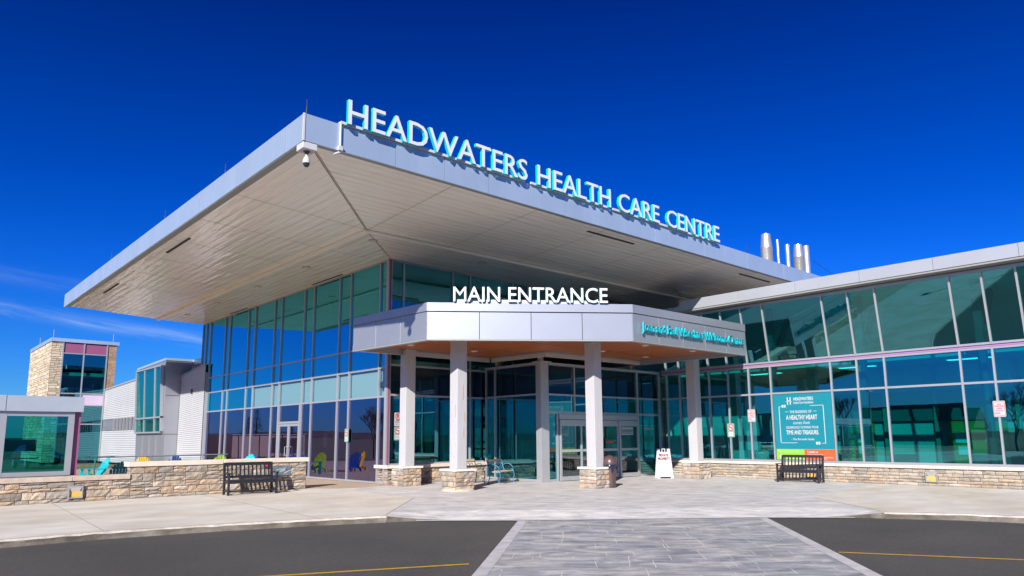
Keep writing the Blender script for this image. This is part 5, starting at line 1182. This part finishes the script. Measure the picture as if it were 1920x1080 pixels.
def car(x, y, rz, col, label):
    t = thing('parked_car', (0, 0, 0), label, 'car', 'cars parked across the road'); pm = mat('car_paint_'+'%d' % int(col[0]*900+col[2]*70), col, .25, .3, coat=.6)
    prof = [(-2.2, .35), (-2.25, .75), (-2.1, .95), (-1.5, 1.02), (-.9, 1.42), (.55, 1.46), (1.15, 1.02), (2.0, .88), (2.25, .65), (2.2, .32)]
    b = MB(); W_ = .88; n = len(prof)
    for s_ in (-1, 1): b.v += [(px, s_*(W_ if z < 1.1 else W_*.80), z) for px, z in prof]
    b.f.append(tuple(range(n))); b.f.append(tuple(range(2*n-1, n-1, -1)))
    for i in range(n): j = (i+1) % n; b.f.append((i, n+i, n+j, j))
    b.m = [0]*len(b.f); b.t = [None]*len(b.f); b.build('body', pm, t, bevel=.05)
    g = MB(); 
    for s_ in (-1, 1): g.quad([(-1.35, s_*.86, 1.04), (1.0, s_*.86, 1.04), (.5, s_*.745, 1.38), (-.85, s_*.745, 1.38)][::s_])
    g.quad([(1.17, -.72, 1.05), (1.17, .72, 1.05), (.62, .62, 1.42), (.62, -.62, 1.42)]); g.quad([(-1.50, .72, 1.06), (-1.50, -.72, 1.06), (-.97, -.62, 1.40), (-.97, .62, 1.40)]); g.build('window', mat('car_glass', (.01, .012, .015), .05), t)
    for wx in (-1.4, 1.4):
        for s_ in (-1, 1): w_ = MB().tube([(wx, s_*.70, .34), (wx, s_*.90, .34)], .33, 18).build('wheel', RUBBER, t); MB().tube([(wx, s_*.895, .34), (wx, s_*.915, .34)], .19, 14).build('rim', CHROME, w_)
    for s_ in (-1, 1): MB().box((2.17, s_*.62-.15, .66), (2.27, s_*.62+.15, .78)).build('headlight', CHROME, t); MB().box((-2.27, s_*.62-.15, .72), (-2.2, s_*.62+.15, .86)).build('tail_light', RED, t)
    t.location = (x, y, RZ); t.rotation_euler = (0, 0, R(rz)); return t
for (x, y, rz, c, l) in ((8, -9, 84, (.02, .03, .06), 'dark blue sedan across the road, mirrored in the doors'), (11, -9.4, 88, (.35, .36, .38), 'silver sedan across the road, mirrored in the doors'), (14.2, -9, 86, (.30, .02, .02), 'red sedan across the road, mirrored in the doors'), (17.4, -9.3, 90, (.02, .02, .02), 'black sedan across the road, mirrored in the doors'),
        (20.5, -9.1, 87, (.5, .5, .5), 'white sedan across the road, mirrored in the vestibule'), (-16, 2, 5, (.04, .05, .05), 'dark green sedan left of the camera, mirrored in the wing'), (-16.5, 5.2, 2, (.4, .4, .42), 'pale grey sedan left of the camera, mirrored in the wing'), (-16, 8.4, 4, (.10, .02, .03), 'maroon sedan left of the camera, mirrored in the wing')): car(x, y, rz, c, l)

def house(x, y, rz, w_, d_, h, rh, wall, roofc, label):
    t = thing('gable_house', (0, 0, 0), label, 'house', 'houses across the road mirrored in the wing'); wm_ = mat('house_wall_%d' % int(wall[0]*100), wall, .8, var=.1); rm = mat('house_roof_%d' % int(roofc[0]*1000), roofc, .9, var=.2)
    MB().box((-w_/2, -d_/2, 0), (w_/2, d_/2, h)).build('wall', wm_, t)
    b = MB(); v = [(-w_/2-.4, -d_/2-.4, h), (w_/2+.4, -d_/2-.4, h), (w_/2+.4, d_/2+.4, h), (-w_/2-.4, d_/2+.4, h), (-w_/2-.4, 0, h+rh), (w_/2+.4, 0, h+rh)]; b.v = v
    for f in ((0, 3, 2, 1), (0, 1, 5, 4), (2, 3, 4, 5), (0, 4, 3), (1, 2, 5)): b.f.append(f); b.m.append(0); b.t.append(None)
    b.build('roof', rm, t)
    for q in (-w_*.3, 0, w_*.3): f = MB().box((q-.7, -d_/2-.06, 1.0), (q+.7, -d_/2, 2.3)).build('window', WHITE, t); MB().box((q-.6, -d_/2-.08, 1.1), (q+.6, -d_/2-.061, 2.2)).build('pane', mat('house_glass', (.02, .03, .04), .1), f)
    t.location = (x, y, RZ); t.rotation_euler = (0, 0, R(rz))
for (x, y, rz, w_, d_, h, rh, wc, rc, l) in ((-66, 14, 96, 13, 9, 2.9, 2.6, (.40, .36, .30), (.05, .05, .06), 'beige gabled house mirrored low in the wing glass'), (-70, 40, 88, 16, 9, 3.2, 3.0, (.25, .12, .09), (.06, .045, .04), 'brick gabled house mirrored in the middle of the wing'),
        (-68, 66, 80, 14, 9, 2.9, 2.8, (.5, .5, .5), (.04, .04, .05), 'pale gabled house mirrored left in the wing glass'), (-64, -12, 100, 14, 9, 3.0, 2.8, (.3, .28, .25), (.07, .05, .04), 'grey gabled house mirrored at the right picture edge'),
        (30, -46, 0, 18, 10, 3.2, 3.0, (.45, .40, .33), (.05, .05, .05), 'long tan gabled house mirrored in the vestibule glass'), (6, -48, 4, 14, 9, 3.0, 2.8, (.3, .15, .10), (.06, .05, .05), 'brick gabled house mirrored by the sliding doors')): house(x, y, rz, w_, d_, h, rh, wc, rc, l)
for (x, y, l) in ((-22, 13, 'white street lamp mirrored in the wing glass'), (-25, 30, 'white street lamp mirrored left of the poster'), (14, -18, 'white street lamp mirrored in the entrance doors'), (24, -20, 'white street lamp mirrored beside the sandwich board')):
    t = thing('street_lamp', (x, y, RZ), l, 'street lamp', 'street lamps mirrored in the glass'); MB().tube([(x, y, RZ), (x, y, 6.2)], [.09, .06], 8).build('pole', WHITE, t); MB().box((x-.5, y-.16, 6.2), (x+.5, y+.16, 6.36)).build('lamp_head', WHITE, t)
for i, (x, y) in enumerate(((-34, 20), (-36, 38), (-33, 3), (-30, 58), (18, -38), (40, -36))): bare(x, y, 8+i % 3, 40+i, ('broad', 'leaning', 'twiggy', 'narrow', 'forked', 'tall')[i]+' bare tree among the mirrored houses')
